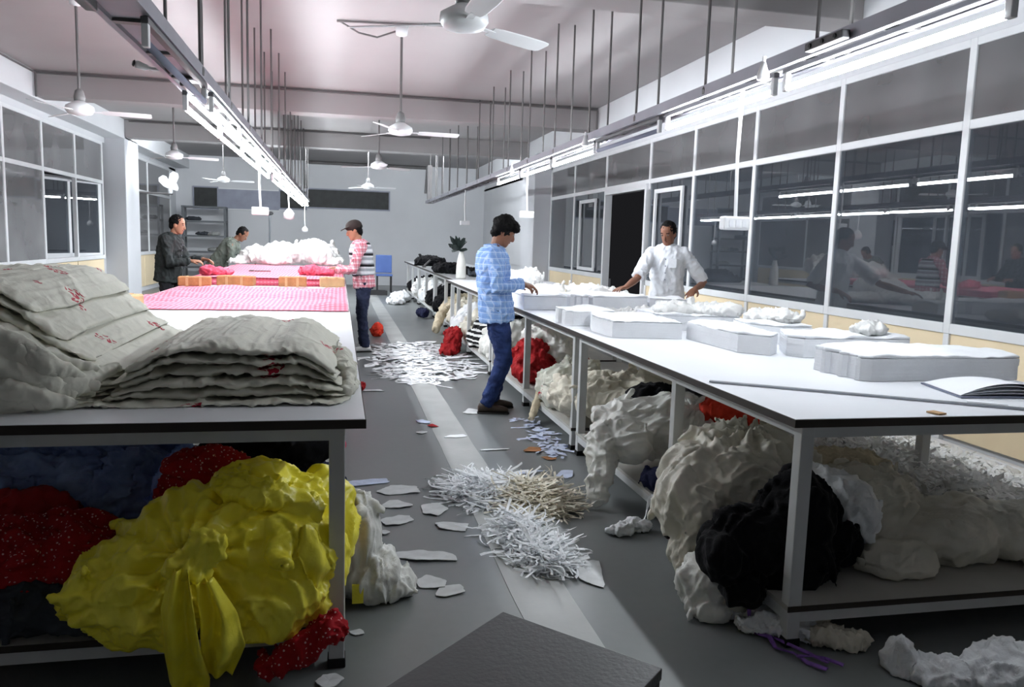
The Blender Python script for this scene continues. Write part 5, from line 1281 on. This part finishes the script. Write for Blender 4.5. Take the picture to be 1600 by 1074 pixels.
    # ---- shoes
    for sd in (1, -1):
        h_, k, n, t = legs[sd]; d = (t - n); d.z = 0; d.normalize(); sdv = Zv.cross(d)
        n0 = Vector((n.x, n.y, FZ)); q = MB()
        q.loft([(n0 + d * x + Zv * (zt / 2 + .012), sdv, Zv, a, zt / 2) for x, a, zt in ((-.075, .024, .05), (-.06, .036, .085), (0, .040, .095), (.07, .044, .070), (.14, .046, .055), (.18, .036, .042), (.195, .018, .028))], 12, 2.6)
        so = q.build('shoe', sp['shoes'], root, smooth=True)
        MB().loft([(n0 + d * x + Zv * .0075, sdv, Zv, a, .007) for x, a in ((-.08, .026), (-.06, .040), (0, .043), (.07, .047), (.14, .049), (.185, .038), (.20, .018))], 12, 3).build('sole', 'sole', so)
    # ---- shirt or jacket
    mb = MB(); g = sp.get('loose', .02)
    hem = sp.get('hem', .06)
    mb.loft([(c, tw, fr, a * s + g, b * s + g) for c, a, b in ((pel - up * hem * s, .168, .125), (pel, .165, .122), (wai, .150, .112), (wai.lerp(che, .5), .158, .116), (che, .172, .120), (che + up * .075 * s, .176, .102), (che + up * .115 * s, .135, .084), (che + up * .15 * s, .070, .062))], 18, 2.3)
    cut = sp.get('sleeve', 1.0)
    for sd in (1, -1):
        a, e, w_, fd, pm = arms[sd]
        if cut >= 1: pts = [che + up * .05 * s, a - up * .01, a.lerp(e, .5), e, e.lerp(w_, .5), w_ - (w_ - e).normalized() * .01]; rr = [.072, .070, .064, .058, .053, .046]
        else: pts = [che + up * .05 * s, a - up * .01, a.lerp(e, .5), a.lerp(e, cut)]; rr = [.070, .070, .068, .066]
        mb.tube(pts, [r * s for r in rr], 12)
    me = remesh(mb, .012, 2); wrinkles(me, sp.get('fold', .008), 8, 4.4, (1, 1, .8))
    shirt = link_mesh(sp.get('top_name', 'shirt'), me, sp['shirt'], root, True, recalc=False)
    cc = che + up * .148 * s
    colr = MB()
    colr.loft([(cc - up * .012, tw, fr, .074 * s, .068 * s), (cc + up * .022 * s, tw, fr, .070 * s, .064 * s), (cc + up * .024 * s, tw, fr, .062 * s, .056 * s), (cc - up * .01, tw, fr, .060 * s, .054 * s)], 16, 2, cap=False)
    colr.build('collar', sp['shirt'], shirt, smooth=True)
    for sd in (1, -1):
        b0 = cc + fr * .068 * s + tw * .012 * sd + up * .016; b1 = cc + fr * .045 * s + tw * .058 * sd + up * .018; b2 = cc + fr * (.098 * s + g) + tw * .045 * sd - up * .045
        MB().add([b0, b1, b2, b0 + fr * .006, b1 + fr * .006, b2 + fr * .006], [(0, 1, 2), (3, 5, 4), (0, 2, 5, 3), (1, 4, 5, 2), (0, 3, 4, 1)]).build('collar_point', sp['shirt'], shirt)
    for k in range(4):
        MB().lathe(che.lerp(wai, k * .28) + fr * (.124 * s + g) + up * .02, [(.007, 0), (.006, .004)], 8, fr).build('button', 'paper_grey', shirt)
    if sp.get('vest'):
        mb = MB(); g2 = g + .016
        mb.loft([(c, tw, fr, a * s + g2, b * s + g2) for c, a, b in ((pel + up * .06 * s, .155, .115), (wai, .152, .114), (wai.lerp(che, .5), .158, .116), (che, .166, .120), (che + up * .07 * s, .150, .104), (che + up * .118 * s, .112, .086))], 18, 2.3)
        me = remesh(mb, .012, 1); wrinkles(me, .005, 8, 2.2)
        link_mesh('vest', me, sp['vest'], root, True, recalc=False)
    if sp.get('pocket'):
        c = che + fr * (.128 * s + g) + tw * .075 - up * .02
        MB().obox(c, tw * .045, up * .05, fr * .004).build('chest_pocket', sp['shirt'], shirt)
    return root

STAND = dict(pelvis=(0, 0, .95), waist=(0, 0, 1.07), chest=(0, 0, 1.30), neck=(.01, 0, 1.47), head=(.03, 0, 1.60),
             legL=((0, .09, .90), (.02, .10, .50), (0, .10, .09), (.14, .11, .03)), legR=((0, -.09, .90), (.02, -.10, .50), (0, -.10, .09), (.14, -.11, .03)))
# man in the blue checked shirt, working at the right table edge
person('young man in a light blue checked shirt and jeans working at the right table', (1.33, 6.90), 0, 1.74, dict(
    pelvis=(.02, 0, .95), waist=(.0, 0, 1.07), chest=(-.02, 0, 1.31), neck=(.01, 0, 1.46), head=(.075, 0, 1.595), pitch=28, turn=-8, hair=1.16,
    tufts=((0, .05, .085, .055), (.03, .075, .06, .04), (-.035, .07, .062, .045), (0, -.07, .05, .06), (.05, 0, .06, .05), (-.06, .0, .05, .05), (-.05, -.05, .0, .05)),
    armL=((.02, .25, 1.10), (.25, .20, 1.12), (1, -.15, -.15), (0, -.2, -1)), armR=((-.02, -.25, 1.11), (.22, -.16, 1.15), (1, .15, -.25), (0, .3, -1)), curl=.6,
    legL=((.02, .09, .90), (.12, .10, .47), (.03, .11, .09), (.18, .12, .03)), legR=((.02, -.09, .90), (.09, -.10, .47), (-.06, -.10, .09), (.09, -.12, .03)),
    skin='skin_brown', trousers='denim', shoes='shoe_brown', shirt='shirt_blue_check', hem=.14, loose=.022, fold=.010, pocket=True))
# man in the cap
person('young man in a dark cap and striped vest at the left table', (.32, 10.75), 180, 1.70, dict(
    pelvis=(0, 0, .95), waist=(.01, 0, 1.07), chest=(.04, 0, 1.31), neck=(.08, 0, 1.46), head=(.13, 0, 1.595), pitch=18, turn=0, cap=True,
    armL=((.14, .23, 1.08), (.38, .18, 1.075), (1, -.1, -.05), (0, 0, -1)), armR=((.14, -.23, 1.08), (.36, -.16, 1.09), (1, .1, -.1), (0, 0, -1)), curl=.5,
    legL=((0, .09, .90), (.03, .10, .49), (-.02, .10, .09), (.12, .12, .03)), legR=((0, -.09, .90), (.02, -.10, .49), (.0, -.11, .09), (.14, -.13, .03)),
    skin='skin_warm', trousers='denim_dark', shoes='shoe_white', shirt='shirt_red_plaid', vest='vest_stripe', hem=.10, loose=.018))
# man in the dark jacket
person('man in a dark jacket leaning over the pink cloth on the left', (-2.28, 11.7), -10, 1.72, dict(
    pelvis=(0, 0, .95), waist=(.0, 0, 1.07), chest=(.04, 0, 1.325), neck=(.09, 0, 1.47), head=(.14, 0, 1.605), pitch=12, turn=0,
    armL=((.16, .24, 1.12), (.42, .16, 1.14), (1, -.2, -.1), (0, -.3, -1)), armR=((.12, -.25, 1.08), (.36, -.14, 1.12), (1, .3, .0), (0, .3, -1)), curl=.6,
    legL=STAND['legL'], legR=STAND['legR'], skin='skin_warm', trousers='trouser_dark', shoes='shoe_brown', shirt='jacket_dark', top_name='jacket', hem=.12, loose=.038, fold=.012))
# man bending at the far end
person('man in an olive grey jacket bending behind the white pile on the left', (-2.08, 15.1), -5, 1.72, dict(
    pelvis=(-.04, 0, .95), waist=(.02, 0, 1.06), chest=(.18, 0, 1.27), neck=(.29, 0, 1.40), head=(.40, 0, 1.50), pitch=42, turn=-12,
    armL=((.30, .22, 1.10), (.46, .14, 1.05), (1, 0, -.3), (0, 0, -1)), armR=((.24, -.24, 1.06), (.40, -.18, 1.06), (1, .1, -.2), (0, 0, -1)), curl=.6,
    legL=STAND['legL'], legR=STAND['legR'], skin='skin_brown', trousers='trouser_dark', shoes='shoe_brown', shirt='jacket_olive', top_name='jacket', hem=.12, loose=.034, fold=.012))
# man in the white shirt
person('man in a white short-sleeved shirt reaching over the stacks from the window side', (3.56, 8.35), 240, 1.76, dict(
    pelvis=(0, 0, .98), waist=(.01, 0, 1.10), chest=(.04, 0, 1.365), neck=(.07, 0, 1.52), head=(.10, 0, 1.65), pitch=22, turn=-16, world_arms=True, shoulder_w=.165,
    armL=((3.95, 8.22, 1.06), (3.73, 7.98, 1.01), (-.7, -.55, -.45), (-.2, .2, -1)), armR=((3.12, 8.12, 1.10), (2.92, 7.90, 1.02), (-.9, -.45, -.16), (0, 0, -1)), curl=.35,
    legL=STAND['legL'], legR=STAND['legR'], skin='skin_brown', trousers='trouser_dark', shoes='shoe_brown', shirt='shirt_white', hem=.12, loose=.026, sleeve=.93, fold=.010, pocket=True))
bpy.data.scenes.remove(WORK)
